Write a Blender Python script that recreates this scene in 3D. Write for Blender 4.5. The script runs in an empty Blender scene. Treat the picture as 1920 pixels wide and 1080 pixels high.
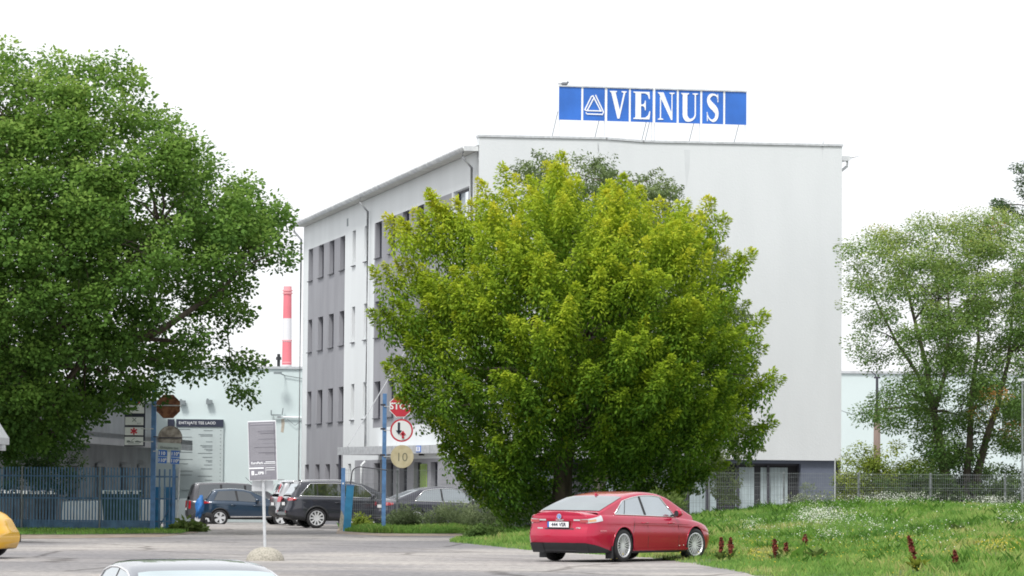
import bpy, bmesh, math, random
import numpy as np
from mathutils import Vector, Matrix
random.seed(7); RNG = np.random.default_rng(7)
S = bpy.context.scene
COL = S.collection
PI = math.pi

# ------------------------------------------------------------ camera
F = 7000.0                      # focal length in pixels of the 1920 wide photograph
CAMZ = 1.62
cam_d = bpy.data.cameras.new("camera"); cam = bpy.data.objects.new("camera", cam_d); COL.objects.link(cam)
cam_d.sensor_width = 36; cam_d.lens = F / 1920 * 36; cam_d.clip_start = 0.5; cam_d.clip_end = 6000
PITCH = math.atan(365 / F)
CR = Matrix.Rotation(PI / 2 + PITCH, 3, 'X') @ Matrix.Rotation(0.008, 3, 'Z')
cam.matrix_world = Matrix.Translation((0, 0, CAMZ)) @ CR.to_4x4()
S.camera = cam
S.render.resolution_x = 1024; S.render.resolution_y = 576

# ------------------------------------------------------------ world and sun
SUN_EL, SUN_AZ = math.radians(54), math.radians(206)   # azimuth clockwise from +Y: behind the camera to the left
w = bpy.data.worlds.new("World"); S.world = w; w.use_nodes = True
nt = w.node_tree; nt.nodes.clear()
o_ = nt.nodes.new('ShaderNodeOutputWorld'); bg = nt.nodes.new('ShaderNodeBackground')
sky = nt.nodes.new('ShaderNodeTexSky'); sky.sky_type = 'NISHITA'; sky.sun_disc = False
sky.sun_elevation = SUN_EL; sky.sun_rotation = SUN_AZ; sky.dust_density = 3
sc = nt.nodes.new('ShaderNodeVectorMath'); sc.operation = 'SCALE'; sc.inputs['Scale'].default_value = 0.1
nt.links.new(sky.outputs[0], sc.inputs[0])
tc = nt.nodes.new('ShaderNodeTexCoord'); mp = nt.nodes.new('ShaderNodeMapping'); mp.inputs['Scale'].default_value = (1, 1, 2.5)
nz = nt.nodes.new('ShaderNodeTexNoise'); nz.inputs['Scale'].default_value = 2.2; nz.inputs['Detail'].default_value = 6
cr = nt.nodes.new('ShaderNodeValToRGB'); cr.color_ramp.elements[0].position = .3; cr.color_ramp.elements[1].position = .7
cr.color_ramp.elements[0].color = (0.97, 0.99, 1.03, 1); cr.color_ramp.elements[1].color = (1.22, 1.22, 1.22, 1)
nt.links.new(tc.outputs['Generated'], mp.inputs[0]); nt.links.new(mp.outputs[0], nz.inputs[0]); nt.links.new(nz.outputs[0], cr.inputs[0])
mx = nt.nodes.new('ShaderNodeMix'); mx.data_type = 'RGBA'; mx.inputs[0].default_value = 0.88
nt.links.new(sc.outputs[0], mx.inputs[6]); nt.links.new(cr.outputs[0], mx.inputs[7])
nt.links.new(mx.outputs[2], bg.inputs[0]); bg.inputs[1].default_value = 1.0
nt.links.new(bg.outputs[0], o_.inputs[0])
sd = bpy.data.lights.new("sun", 'SUN'); sd.energy = 2.6; sd.angle = math.radians(14); sd.color = (1, .98, .945)
sun = bpy.data.objects.new("sun", sd); COL.objects.link(sun)
sv = Vector((math.sin(SUN_AZ) * math.cos(SUN_EL), math.cos(SUN_AZ) * math.cos(SUN_EL), math.sin(SUN_EL)))
sun.rotation_euler = sv.to_track_quat('Z', 'Y').to_euler()
S.view_settings.view_transform = 'Standard'; S.view_settings.look = 'None'
S.view_settings.exposure = 0.26; S.view_settings.gamma = 1

# ------------------------------------------------------------ pixel helpers (photo pixels -> world)
def ray(px, py):
    return CR @ Vector(((px - 960) / F, (540 - py) / F, -1))
def at(px, py, Y):
    d = ray(px, py); return Vector((0, 0, CAMZ)) + d * (Y / d.y)
def ground(px, py, z=0.0):
    d = ray(px, py); return Vector((0, 0, CAMZ)) + d * ((z - CAMZ) / d.z)
def hz(px): return 905 + .008 * (px - 960)

# ------------------------------------------------------------ ground shape
def sst(t): t = np.clip(t, 0, 1); return t * t * (3 - 2 * t)
def base_z(Y):
    return -0.62 * sst((60 - Y) / 14) - 0.35 * sst((Y - 136) / 28) - .15 * sst((Y - 165) / 30)
EDGE = [ground(px, py).xy for px, py in ((842, 1016), (920, 1024), (1000, 1033), (1120, 1040), (1215, 1046), (1290, 1056), (1380, 1071), (1416, 1080))]
EDGE = [(v.x, v.y) for v in EDGE] + [(7.5, 60), (12, 50), (18, 40)]
E0 = ground(886, 1002)
MPOLY = [(E0.x, E0.y)] + EDGE + [(60, 40), (60, 124), (-2.0, 124), (-2.0, 118)]
def seg_dist(X, Y, pts):
    d = np.full(np.shape(X), 1e9)
    for (ax, ay), (bx, by) in zip(pts[:-1], pts[1:]):
        vx, vy = bx - ax, by - ay
        t = np.clip(((X - ax) * vx + (Y - ay) * vy) / (vx * vx + vy * vy), 0, 1)
        d = np.minimum(d, np.hypot(X - ax - t * vx, Y - ay - t * vy))
    return d
def inside(X, Y, poly):
    r = np.zeros(np.shape(X), bool)
    n = len(poly)
    for i in range(n):
        ax, ay = poly[i]; bx, by = poly[(i + 1) % n]
        c = ((ay > Y) != (by > Y)) & (X < (bx - ax) * (Y - ay) / ((by - ay) + 1e-12) + ax)
        r ^= c
    return r
def mound_h(X, Y):
    X = np.asarray(X, float); Y = np.asarray(Y, float)
    d = seg_dist(X, Y, [(E0.x, E0.y)] + EDGE); ins = inside(X, Y, MPOLY)
    h = 1.10 * (1 - .22 * sst((X - 8) / 7)) * sst((d - .2) / 14) * sst((X + 3.0) / 5.5) * sst((124 - Y) / 9)
    h = h * (1 + .05 * np.sin(X * .9 + 1) * np.sin(Y * .35)) + .03 * np.sin(X * 2.3) * np.sin(Y * 1.7) * sst(d / 3) + .03 * sst(d / .8)
    return np.where(ins, h + base_z(Y) * 0 + np.minimum(base_z(Y), 0), -1.0)
def gz(X, Y):
    return float(max(mound_h(X, Y), base_z(Y)))
_HY = np.arange(45.0, 135, .2)
def hit(px, py):
    d = ray(px, py); X = d.x / d.y * _HY; Z = CAMZ + d.z / d.y * _HY
    k = np.nonzero(Z < np.maximum(mound_h(X, _HY), base_z(_HY)))[0]; i = k[0] if len(k) else len(_HY) - 1
    return Vector((float(X[i]), float(_HY[i]), float(Z[i])))

# ------------------------------------------------------------ materials
def _n(nt, t, **k):
    n = nt.nodes.new(t)
    for a, b in k.items(): setattr(n, a, b)
    return n
def mat(name, col, rough=.6, metal=0.0, var=.12, scale=3.0, bump=0.0, bscale=40, coat=0.0, spec=.5, stretch=(1, 1, 1), col2=None, lo=.35, hi=.65, detail=5):
    m = bpy.data.materials.new(name); m.use_nodes = True; nt = m.node_tree
    b = nt.nodes['Principled BSDF']
    b.inputs['Roughness'].default_value = rough; b.inputs['Metallic'].default_value = metal
    b.inputs['Coat Weight'].default_value = coat; b.inputs['Coat Roughness'].default_value = .04
    b.inputs['Specular IOR Level'].default_value = spec
    tc = _n(nt, 'ShaderNodeTexCoord'); mp = _n(nt, 'ShaderNodeMapping'); mp.inputs['Scale'].default_value = stretch
    nt.links.new(tc.outputs['Object'], mp.inputs[0])
    nz = _n(nt, 'ShaderNodeTexNoise'); nz.inputs['Scale'].default_value = scale; nz.inputs['Detail'].default_value = detail
    nt.links.new(mp.outputs[0], nz.inputs[0])
    cr = _n(nt, 'ShaderNodeValToRGB'); cr.color_ramp.elements[0].position = lo; cr.color_ramp.elements[1].position = hi
    c2 = col2 or tuple(min(1, c * (1 + var)) for c in col); c1 = col if col2 else tuple(c * (1 - var) for c in col)
    cr.color_ramp.elements[0].color = (*c1, 1); cr.color_ramp.elements[1].color = (*c2, 1)
    nt.links.new(nz.outputs[0], cr.inputs[0]); nt.links.new(cr.outputs[0], b.inputs['Base Color'])
    if bump:
        n2 = _n(nt, 'ShaderNodeTexNoise'); n2.inputs['Scale'].default_value = bscale; n2.inputs['Detail'].default_value = 4
        nt.links.new(tc.outputs['Object'], n2.inputs[0])
        bp = _n(nt, 'ShaderNodeBump'); bp.inputs['Strength'].default_value = bump; bp.inputs['Distance'].default_value = .02
        nt.links.new(n2.outputs[0], bp.inputs['Height']); nt.links.new(bp.outputs[0], b.inputs['Normal'])
    return m
def leaf_mat(name, stops, transl=.35):
    m = bpy.data.materials.new(name); m.use_nodes = True; nt = m.node_tree; nt.nodes.clear()
    o = _n(nt, 'ShaderNodeOutputMaterial'); a = _n(nt, 'ShaderNodeAttribute', attribute_name='tint')
    cr = _n(nt, 'ShaderNodeValToRGB'); e = cr.color_ramp.elements
    e[0].position = stops[0][0]; e[0].color = (*stops[0][1], 1); e[1].position = stops[-1][0]; e[1].color = (*stops[-1][1], 1)
    for p, c in stops[1:-1]:
        x = e.new(p); x.color = (*c, 1)
    nt.links.new(a.outputs['Fac'], cr.inputs[0])
    d = _n(nt, 'ShaderNodeBsdfPrincipled'); d.inputs['Roughness'].default_value = .7; d.inputs['Specular IOR Level'].default_value = .2
    t = _n(nt, 'ShaderNodeBsdfTranslucent'); mx = _n(nt, 'ShaderNodeMixShader'); mx.inputs[0].default_value = transl
    nt.links.new(cr.outputs[0], d.inputs['Base Color']); nt.links.new(cr.outputs[0], t.inputs[0])
    nt.links.new(d.outputs[0], mx.inputs[1]); nt.links.new(t.outputs[0], mx.inputs[2]); nt.links.new(mx.outputs[0], o.inputs[0])
    return m
def glass_mat(name, col, gloss=.25, rough=.03):
    m = bpy.data.materials.new(name); m.use_nodes = True; nt = m.node_tree; nt.nodes.clear()
    o = _n(nt, 'ShaderNodeOutputMaterial')
    d = _n(nt, 'ShaderNodeBsdfPrincipled'); d.inputs['Roughness'].default_value = rough; d.inputs['Specular IOR Level'].default_value = .8
    tc = _n(nt, 'ShaderNodeTexCoord'); nz = _n(nt, 'ShaderNodeTexNoise'); nz.inputs['Scale'].default_value = 1.3; nz.inputs['Detail'].default_value = 2
    cr = _n(nt, 'ShaderNodeValToRGB'); cr.color_ramp.elements[0].color = (*[c * .6 for c in col], 1); cr.color_ramp.elements[1].color = (*[min(1, c * 1.5) for c in col], 1)
    nt.links.new(tc.outputs['Object'], nz.inputs[0]); nt.links.new(nz.outputs[0], cr.inputs[0]); nt.links.new(cr.outputs[0], d.inputs['Base Color'])
    g = _n(nt, 'ShaderNodeBsdfGlossy'); g.inputs[1].default_value = rough; g.inputs[0].default_value = (.9, .95, 1, 1)
    mx = _n(nt, 'ShaderNodeMixShader'); mx.inputs[0].default_value = gloss
    nt.links.new(d.outputs[0], mx.inputs[1]); nt.links.new(g.outputs[0], mx.inputs[2]); nt.links.new(mx.outputs[0], o.inputs[0])
    return m
def paint(name, col, rough=.28, flake=.0):
    return mat(name, col, rough, flake, var=.04, scale=2, coat=1.0)

M = {}
M['white'] = mat('white_plaster', (.70, .73, .74), .85, var=.035, scale=.6, bump=.25, bscale=14, stretch=(1, 1, .25))
M['gable'] = mat('gable_plaster', (.625, .65, .665), .85, col2=(.66, .685, .70), scale=1.1, bump=.3, bscale=14, stretch=(1, 1, .22), lo=.25, hi=.62, detail=9)
M['grey'] = mat('grey_plaster', (.285, .288, .312), .85, var=.07, scale=.8, bump=.25, bscale=14, stretch=(1, 1, .4))
M['base'] = mat('plinth_paint', (.13, .15, .20), .8, var=.08, scale=1.2, bump=.2, bscale=14)
M['frame'] = mat('dark_window_frame', (.045, .045, .06), .5)
M['pane'] = glass_mat('office_glass', (.03, .035, .06), .16)
M['pane_b'] = glass_mat('office_glass_blue', (.05, .06, .10), .20)
M['pane_c'] = mat('curtained_pane', (.09, .095, .11), .35, var=.35, scale=2, stretch=(6, 6, .5))
M['pane_sky'] = glass_mat('office_glass_bright', (.08, .12, .18), .75)
M['blind'] = mat('vertical_blind', (.42, .50, .52), .8, var=.1, scale=2)
M['metal'] = mat('galvanised_metal', (.55, .57, .59), .45, .3, var=.12, scale=6)
M['gutter'] = mat('painted_gutter', (.55, .57, .59), .6, var=.2, scale=2.5, col2=(.70, .72, .72), lo=.45, hi=.6)
M['soffit'] = mat('soffit', (.55, .55, .52), .8)
M['pale'] = mat('pale_green_render', (.60, .685, .685), .8, var=.03, scale=.25, bump=.1, bscale=10)
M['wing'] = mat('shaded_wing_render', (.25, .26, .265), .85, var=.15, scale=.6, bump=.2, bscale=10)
M['dark'] = mat('dark_opening', (.02, .02, .025), .7)
M['black'] = mat('black_plastic', (.02, .021, .024), .55)
M['rubber'] = mat('tyre_rubber', (.022, .022, .024), .8, bump=.2, bscale=60)
M['rim'] = mat('alloy_rim', (.72, .73, .75), .3, .35, var=.05)
M['wire'] = mat('fence_wire', (.22, .24, .25), .6, .2, var=.15, scale=6)
M['chrome'] = mat('chrome_trim', (.8, .8, .82), .18, .9, var=.02)
M['signblue'] = mat('sign_blue', (.028, .145, .54), .45, var=.14, scale=.8)
M['signwhite'] = mat('sign_white', (.82, .84, .86), .5, var=.03)
M['signred'] = mat('sign_red', (.55, .035, .06), .45, var=.1, scale=3)
M['bluepole'] = mat('blue_pole_paint', (.10, .22, .44), .55, var=.18, scale=5)
M['bluefence'] = mat('blue_fence_paint', (.10, .20, .33), .6, var=.2, scale=4)
M['bluepost'] = mat('turquoise_paint', (.03, .22, .42), .5, var=.15, scale=4)
M['rust'] = mat('rusty_steel', (.10, .035, .018), .8, col2=(.23, .10, .05), scale=6, lo=.4, hi=.6)
M['rust2'] = mat('weathered_sign_back', (.20, .17, .15), .7, col2=(.42, .38, .34), scale=5, lo=.4, hi=.6)
M['navy'] = mat('navy_panel', (.025, .03, .055), .5)
M['board'] = mat('grey_board', (.46, .52, .52), .6, var=.03)
M['ink'] = mat('grey_ink', (.20, .23, .24), .7)
M['binblack'] = mat('grey_bin', (.05, .06, .075), .6)
M['bingreen'] = mat('green_bin', (.025, .075, .06), .55)
M['binlid'] = mat('bin_lid_white', (.75, .76, .76), .5)
M['concrete'] = mat('cast_concrete', (.25, .24, .20), .9, col2=(.42, .39, .33), scale=28, bump=.8, bscale=30, lo=.35, hi=.6)
M['signgrey'] = mat('parking_board_grey', (.215, .21, .24), .6, var=.05)
M['signgrey2'] = mat('parking_board_text', (.36, .355, .39), .6, var=.05)
M['yellowed'] = mat('faded_sign', (.50, .43, .27), .6, col2=(.60, .53, .36), scale=5)
M['bark'] = mat('bark', (.045, .035, .028), .95, col2=(.10, .08, .06), scale=6, bump=.8, bscale=12, stretch=(1, 1, .2))
M['bark2'] = mat('grey_bark', (.08, .065, .055), .95, col2=(.15, .125, .10), scale=6, bump=.8, bscale=12, stretch=(1, 1, .2))
M['chred'] = mat('chimney_red_hazed', (.70, .19, .23), .7, var=.08, scale=.1)  # muted pinkish red: the distance haze is put into the paint colour
M['chpink'] = mat('chimney_pink_cap', (.76, .34, .37), .7, var=.08, scale=.1)
M['chwhite'] = mat('chimney_white', (.66, .67, .70), .7, var=.02, scale=.1)
M['wood'] = mat('weathered_wood', (.28, .21, .18), .85, var=.2, scale=4, stretch=(1, 1, .1))
M['hazelred'] = mat('dock_seed', (.16, .035, .02), .9, var=.3, scale=20)
M['g_red'] = glass_mat('tail_lamp_red', (.42, .02, .03), .12)
M['g_clear'] = glass_mat('lamp_clear', (.55, .55, .56), .25)
M['g_amber'] = glass_mat('lamp_amber', (.6, .25, .04), .15)
M['glass_dark'] = glass_mat('car_glass_dark', (.015, .02, .022), .09)
M['glass_mid'] = glass_mat('car_glass_mid', (.05, .075, .075), .28)
M['glass_pale'] = glass_mat('car_glass_pale', (.12, .15, .155), .38)
M['red'] = paint('red_car_paint', (.42, .003, .04), .22, .15)
M['red'].node_tree.nodes['Principled BSDF'].inputs['Coat Weight'].default_value = .55
M['charcoal'] = paint('charcoal_car_paint', (.035, .037, .05), .3, .3)
M['silvercar'] = paint('silver_car_paint', (.11, .125, .155), .3, .4)
M['whitecar'] = paint('pale_car_paint', (.36, .37, .39), .3, .2)
M['bluecar'] = paint('blue_car_paint', (.010, .034, .07), .3, .2)
M['greyvan'] = paint('grey_van_paint', (.08, .08, .09), .35, .3)
M['darksedan'] = paint('dark_sedan_paint', (.045, .045, .065), .3, .3)
M['yellow'] = paint('yellow_car_paint', (.74, .40, .008), .35)
M['yellow'].node_tree.nodes['Principled BSDF'].inputs['Coat Weight'].default_value = .35
M['bagblue'] = mat('blue_tarpaulin', (.03, .16, .45), .6, var=.3, scale=8, bump=.6, bscale=10)
M['plate'] = mat('plate_white', (.8, .8, .8), .5, var=.02)
M['doorgreen'] = glass_mat('green_door_glass', (.28, .42, .06), .2)
M['pigeon'] = mat('pigeon_grey', (.18, .19, .21), .8)

# ------------------------------------------------------------ mesh helper
class MB:
    def __init__(s): s.v = []; s.f = []; s.m = []; s.mats = []
    def mi(s, m):
        if m not in s.mats: s.mats.append(m)
        return s.mats.index(m)
    def add(s, vs, fs, m=None, X=None):
        b = len(s.v); i = s.mi(m)
        s.v += [tuple(X @ Vector(v)) if X is not None else tuple(v) for v in vs]
        for f in fs: s.f.append(tuple(b + k for k in f)); s.m.append(i)
    def box(s, c, d, m=None, X=None):
        x, y, z = c; a, b, e = d[0] / 2, d[1] / 2, d[2] / 2
        vs = [(x + i * a, y + j * b, z + k * e) for k in (-1, 1) for j in (-1, 1) for i in (-1, 1)]
        s.add(vs, [(0, 2, 3, 1), (4, 5, 7, 6), (0, 1, 5, 4), (2, 6, 7, 3), (0, 4, 6, 2), (1, 3, 7, 5)], m, X)
    def tube(s, p0, p1, r0, r1=None, m=None, n=8, cap=True, X=None):
        r1 = r0 if r1 is None else r1
        p0, p1 = Vector(p0), Vector(p1); d = (p1 - p0)
        if d.length < 1e-6: return
        q = d.to_track_quat('Z', 'Y').to_matrix(); vs = []
        for p, r in ((p0, r0), (p1, r1)):
            for k in range(n):
                a = 2 * PI * k / n; vs.append(p + q @ Vector((r * math.cos(a), r * math.sin(a), 0)))
        fs = [(k, (k + 1) % n, n + (k + 1) % n, n + k) for k in range(n)]
        if cap: fs += [tuple(range(n - 1, -1, -1)), tuple(range(n, 2 * n))]
        s.add(vs, fs, m, X)
    def path(s, pts, rs, m=None, n=6, X=None):
        pts = [Vector(p) for p in pts]; N = len(pts)
        if not hasattr(rs, '__len__'): rs = [rs] * N
        vs = []; fs = []
        for i, p in enumerate(pts):
            d = pts[min(i + 1, N - 1)] - pts[max(i - 1, 0)]
            q = d.to_track_quat('Z', 'Y').to_matrix()
            for k in range(n):
                a = 2 * PI * k / n; vs.append(p + q @ Vector((rs[i] * math.cos(a), rs[i] * math.sin(a), 0)))
        for i in range(N - 1):
            for k in range(n):
                fs.append((i * n + k, i * n + (k + 1) % n, (i + 1) * n + (k + 1) % n, (i + 1) * n + k))
        fs += [tuple(range(n - 1, -1, -1)), tuple((N - 1) * n + k for k in range(n))]
        s.add(vs, fs, m, X)
    def prism(s, poly, h, m=None, X=None):      # polygon in xz plane, thickness h along -y (front at y=0)
        n = len(poly)
        vs = [(p[0], 0, p[1]) for p in poly] + [(p[0], h, p[1]) for p in poly]
        fs = [tuple(range(n)), tuple(range(2 * n - 1, n - 1, -1))] + [(i, n + i, n + (i + 1) % n, (i + 1) % n) for i in range(n)]
        s.add(vs, fs, m, X)
    def lathe(s, prof, m=None, n=24, X=None):   # prof: list of (r, y); axis = local y
        vs = []; fs = []; K = len(prof)
        for r, y in prof:
            for k in range(n):
                a = 2 * PI * k / n; vs.append((r * math.cos(a), y, r * math.sin(a)))
        for i in range(K - 1):
            for k in range(n):
                fs.append((i * n + k, i * n + (k + 1) % n, (i + 1) * n + (k + 1) % n, (i + 1) * n + k))
        s.add(vs, fs, m, X)
    def grid(s, P, m=None, X=None):             # P: rows x cols of points
        R, C = len(P), len(P[0]); vs = [p for r in P for p in r]
        fs = [(i * C + j, i * C + j + 1, (i + 1) * C + j + 1, (i + 1) * C + j) for i in range(R - 1) for j in range(C - 1)]
        s.add(vs, fs, m, X)
    def build(s, name, parent=None, smooth=False, fix=True, X=None):
        me = bpy.data.meshes.new(name); me.from_pydata(s.v, [], s.f)
        for m in s.mats: me.materials.append(m)
        me.polygons.foreach_set('material_index', s.m)
        if fix:
            bm = bmesh.new(); bm.from_mesh(me); bmesh.ops.recalc_face_normals(bm, faces=bm.faces); bm.to_mesh(me); bm.free()
        if smooth: me.polygons.foreach_set('use_smooth', [True] * len(me.polygons))
        me.update()
        o = bpy.data.objects.new(name, me); COL.objects.link(o)
        if parent: o.parent = parent
        if X is not None: o.matrix_basis = X
        return o
def tag(o, label=None, cat=None, group=None, kind=None):
    if label: o['label'] = label
    if cat: o['category'] = cat
    if group: o['group'] = group
    if kind: o['kind'] = kind
    return o
def empty(name, X=None, **k):
    o = bpy.data.objects.new(name, None); COL.objects.link(o); o.empty_display_size = .2
    if X is not None: o.matrix_basis = X
    return tag(o, **k)
def text(name, s, size, m, parent, X, extrude=.003, bold=.0, align='CENTER'):
    c = bpy.data.curves.new('t', 'FONT'); c.body = s; c.size = size; c.extrude = extrude; c.offset = bold
    c.align_x = align; c.align_y = 'CENTER'; c.resolution_u = 3
    t = bpy.data.objects.new('t', c); COL.objects.link(t)
    dg = bpy.context.evaluated_depsgraph_get(); me = bpy.data.meshes.new_from_object(t.evaluated_get(dg))
    bpy.data.objects.remove(t); me.materials.clear(); me.materials.append(m); me.name = name
    o = bpy.data.objects.new(name, me); COL.objects.link(o); o.parent = parent
    o.matrix_basis = X @ Matrix.Rotation(PI / 2, 4, 'X')
    return o
def T(x, y, z): return Matrix.Translation((x, y, z))
def frame(org, u, n=None):
    """local x = u (horizontal), local -y = outward normal, z up"""
    u = Vector((u[0], u[1], 0)).normalized(); y = Vector((-u.y, u.x, 0))
    m = Matrix(((u.x, y.x, 0, org[0]), (u.y, y.y, 0, org[1]), (0, 0, 1, org[2]), (0, 0, 0, 1)))
    return m
def np_mesh(name, V, Fq, mtl, tint=None, parent=None, smooth=False):
    me = bpy.data.meshes.new(name); k = Fq.shape[1]
    me.vertices.add(len(V)); me.vertices.foreach_set('co', np.ascontiguousarray(V, np.float32).ravel())
    me.loops.add(Fq.size); me.loops.foreach_set('vertex_index', np.ascontiguousarray(Fq, np.int32).ravel())
    me.polygons.add(len(Fq)); me.polygons.foreach_set('loop_start', np.arange(0, Fq.size, k, dtype=np.int32))
    me.polygons.foreach_set('loop_total', np.full(len(Fq), k, np.int32)); me.materials.append(mtl)
    if tint is not None:
        a = me.attributes.new('tint', 'FLOAT', 'POINT'); a.data.foreach_set('value', np.ascontiguousarray(tint, np.float32))
    if smooth: me.polygons.foreach_set('use_smooth', [True] * len(Fq))
    me.update(calc_edges=True)
    o = bpy.data.objects.new(name, me); COL.objects.link(o)
    if parent: o.parent = parent
    return o
# ============================================================ GROUND
def asphalt_mat():
    m = bpy.data.materials.new('asphalt'); m.use_nodes = True; nt = m.node_tree; b = nt.nodes['Principled BSDF']
    b.inputs['Roughness'].default_value = .9; b.inputs['Specular IOR Level'].default_value = .25
    tc = _n(nt, 'ShaderNodeTexCoord')
    def noise(sc, st, det=6):
        mp = _n(nt, 'ShaderNodeMapping'); mp.inputs['Scale'].default_value = st; nt.links.new(tc.outputs['Object'], mp.inputs[0])
        n = _n(nt, 'ShaderNodeTexNoise'); n.inputs['Scale'].default_value = sc; n.inputs['Detail'].default_value = det; nt.links.new(mp.outputs[0], n.inputs[0]); return n
    def ramp(n, a, b_, ca, cb):
        r = _n(nt, 'ShaderNodeValToRGB'); r.color_ramp.elements[0].position = a; r.color_ramp.elements[1].position = b_
        r.color_ramp.elements[0].color = (*ca, 1); r.color_ramp.elements[1].color = (*cb, 1); nt.links.new(n.outputs[0], r.inputs[0]); return r
    big = ramp(noise(.16, (1, .55, 1)), .40, .62, (.25, .24, .24), (.40, .375, .35))
    lane = ramp(noise(.5, (.12, .5, 1), 4), .42, .58, (.86, .87, .89), (1, 1, 1))
    fine = ramp(noise(7, (1, .5, 1), 9), .32, .68, (.74, .74, .75), (1.14, 1.13, 1.12))
    crk = _n(nt, 'ShaderNodeTexVoronoi', feature='DISTANCE_TO_EDGE'); crk.inputs['Scale'].default_value = .28
    dn = noise(1.2, (1, 1, 1)); mv = _n(nt, 'ShaderNodeMix', data_type='RGBA'); mv.inputs[0].default_value = .35
    nt.links.new(tc.outputs['Object'], mv.inputs[6]); nt.links.new(dn.outputs['Color'], mv.inputs[7]); nt.links.new(mv.outputs[2], crk.inputs[0])
    cm = ramp(crk, 0.004, .022, (.45, .44, .43), (1, 1, 1))
    def mul(a, b_, f=1):
        x = _n(nt, 'ShaderNodeMix', data_type='RGBA', blend_type='MULTIPLY'); x.inputs[0].default_value = f
        nt.links.new(a, x.inputs[6]); nt.links.new(b_, x.inputs[7]); return x.outputs[2]
    vc = _n(nt, 'ShaderNodeTexVoronoi'); vc.inputs['Scale'].default_value = .11; nt.links.new(mv.outputs[2], vc.inputs[0])
    sx = _n(nt, 'ShaderNodeSeparateColor'); nt.links.new(vc.outputs['Color'], sx.inputs[0])
    pr = _n(nt, 'ShaderNodeValToRGB'); pr.color_ramp.interpolation = 'CONSTANT'; e = pr.color_ramp.elements; e[0].color = (.83, .84, .86, 1); e[1].position = .3; e[1].color = (1, 1, 1, 1); q = e.new(.75); q.color = (1.08, 1.06, 1.03, 1)
    nt.links.new(sx.outputs[0], pr.inputs[0])
    grit = ramp(noise(45, (1, .4, 1), 3), .35, .65, (.86, .86, .86), (1.1, 1.1, 1.1))
    c = mul(mul(mul(mul(mul(big.outputs[0], lane.outputs[0]), fine.outputs[0]), cm.outputs[0], .9), pr.outputs[0], .8), grit.outputs[0])
    nt.links.new(c, b.inputs['Base Color'])
    bp = _n(nt, 'ShaderNodeBump'); bp.inputs['Strength'].default_value = .5; bp.inputs['Distance'].default_value = .02
    nt.links.new(noise(14, (1, 1, 1), 5).outputs[0], bp.inputs['Height']); nt.links.new(bp.outputs[0], b.inputs['Normal'])
    return m
M['asphalt'] = asphalt_mat()
M['soil'] = mat('turf_soil', (.07, .13, .03), .95, col2=(.13, .115, .055), scale=.7, bump=.5, bscale=6, lo=.5, hi=.72)
M['dirt'] = mat('bare_earth', (.20, .15, .115), .95, col2=(.32, .27, .22), scale=2, bump=.5, bscale=10)
def sheet(name, xs, ys, zf, m):
    b = MB(); b.grid([[(x, y, zf(x, y)) for x in xs] for y in ys], m); o = b.build(name, smooth=True); return tag(o, kind='structure')
ys = [-60, 0, 30] + list(np.arange(40, 66, 2)) + list(np.arange(68, 200, 4)) + [220, 400, 1000, 3000]
sheet('ground', [-1500, -300, -100] + list(range(-60, 61, 6)) + [100, 300, 1500], ys, lambda x, y: float(base_z(y)) , M['asphalt'])
# grass mound terrain
xs = np.concatenate([np.arange(-4, 26, .4), np.arange(26, 61, 3)]); ysm = np.arange(50, 124.01, .5)
XX, YY = np.meshgrid(xs, ysm); HH = mound_h(XX, YY)
dE = seg_dist(XX, YY, [(E0.x, E0.y)] + EDGE)
HH = np.where(HH < -.9, base_z(YY) - .05 - .1 * np.clip(dE, 0, 1), HH + .012)
V = np.stack([XX, YY, HH], -1).reshape(-1, 3); R_, C_ = XX.shape
idx = np.arange(R_ * C_).reshape(R_, C_)
Fq = np.stack([idx[:-1, :-1], idx[:-1, 1:], idx[1:, 1:], idx[1:, :-1]], -1).reshape(-1, 4)
hm = HH.ravel(); keep = (hm[Fq].max(1) > -.2 + base_z(V[Fq][:, 0, 1]))
tag(np_mesh('grassy_bank', V, Fq[keep], M['soil'], smooth=True), kind='structure')
# verges under the fences
def verge(name, pts, m, dz=.012):
    b = MB(); b.add([(x, y, float(base_z(y)) + dz) for x, y in pts], [tuple(range(len(pts)))], m)
    return tag(b.build(name), kind='structure')
def gp(px, py): p = ground(px, py); return (p.x, p.y)
VL = [gp(-140, 1004), gp(20, 1003), gp(150, 1003), gp(290, 1001), gp(338, 1001), gp(360, 996), (at(352, 900, 123).x, 123), (-30, 123), (-30, 119)]
VM = [gp(648, 997), gp(700, 1000), gp(780, 1001), gp(850, 1001), gp(888, 999), (-1.2, 119), (-1.2, 126), (at(640, 900, 126).x, 126), gp(636, 992)]
verge('verge_left', VL, M['soil']); verge('verge_middle', VM, M['soil'])
verge('dirt_edge_left', [gp(-140, 1011), gp(100, 1010), gp(300, 1007), gp(372, 999), gp(362, 992), gp(330, 996), gp(-140, 1000)], M['dirt'], .005)
verge('dirt_edge_middle', [gp(630, 1001), gp(720, 1005), gp(880, 1005), gp(892, 998), gp(700, 995), gp(634, 990)], M['dirt'], .005)

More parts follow.
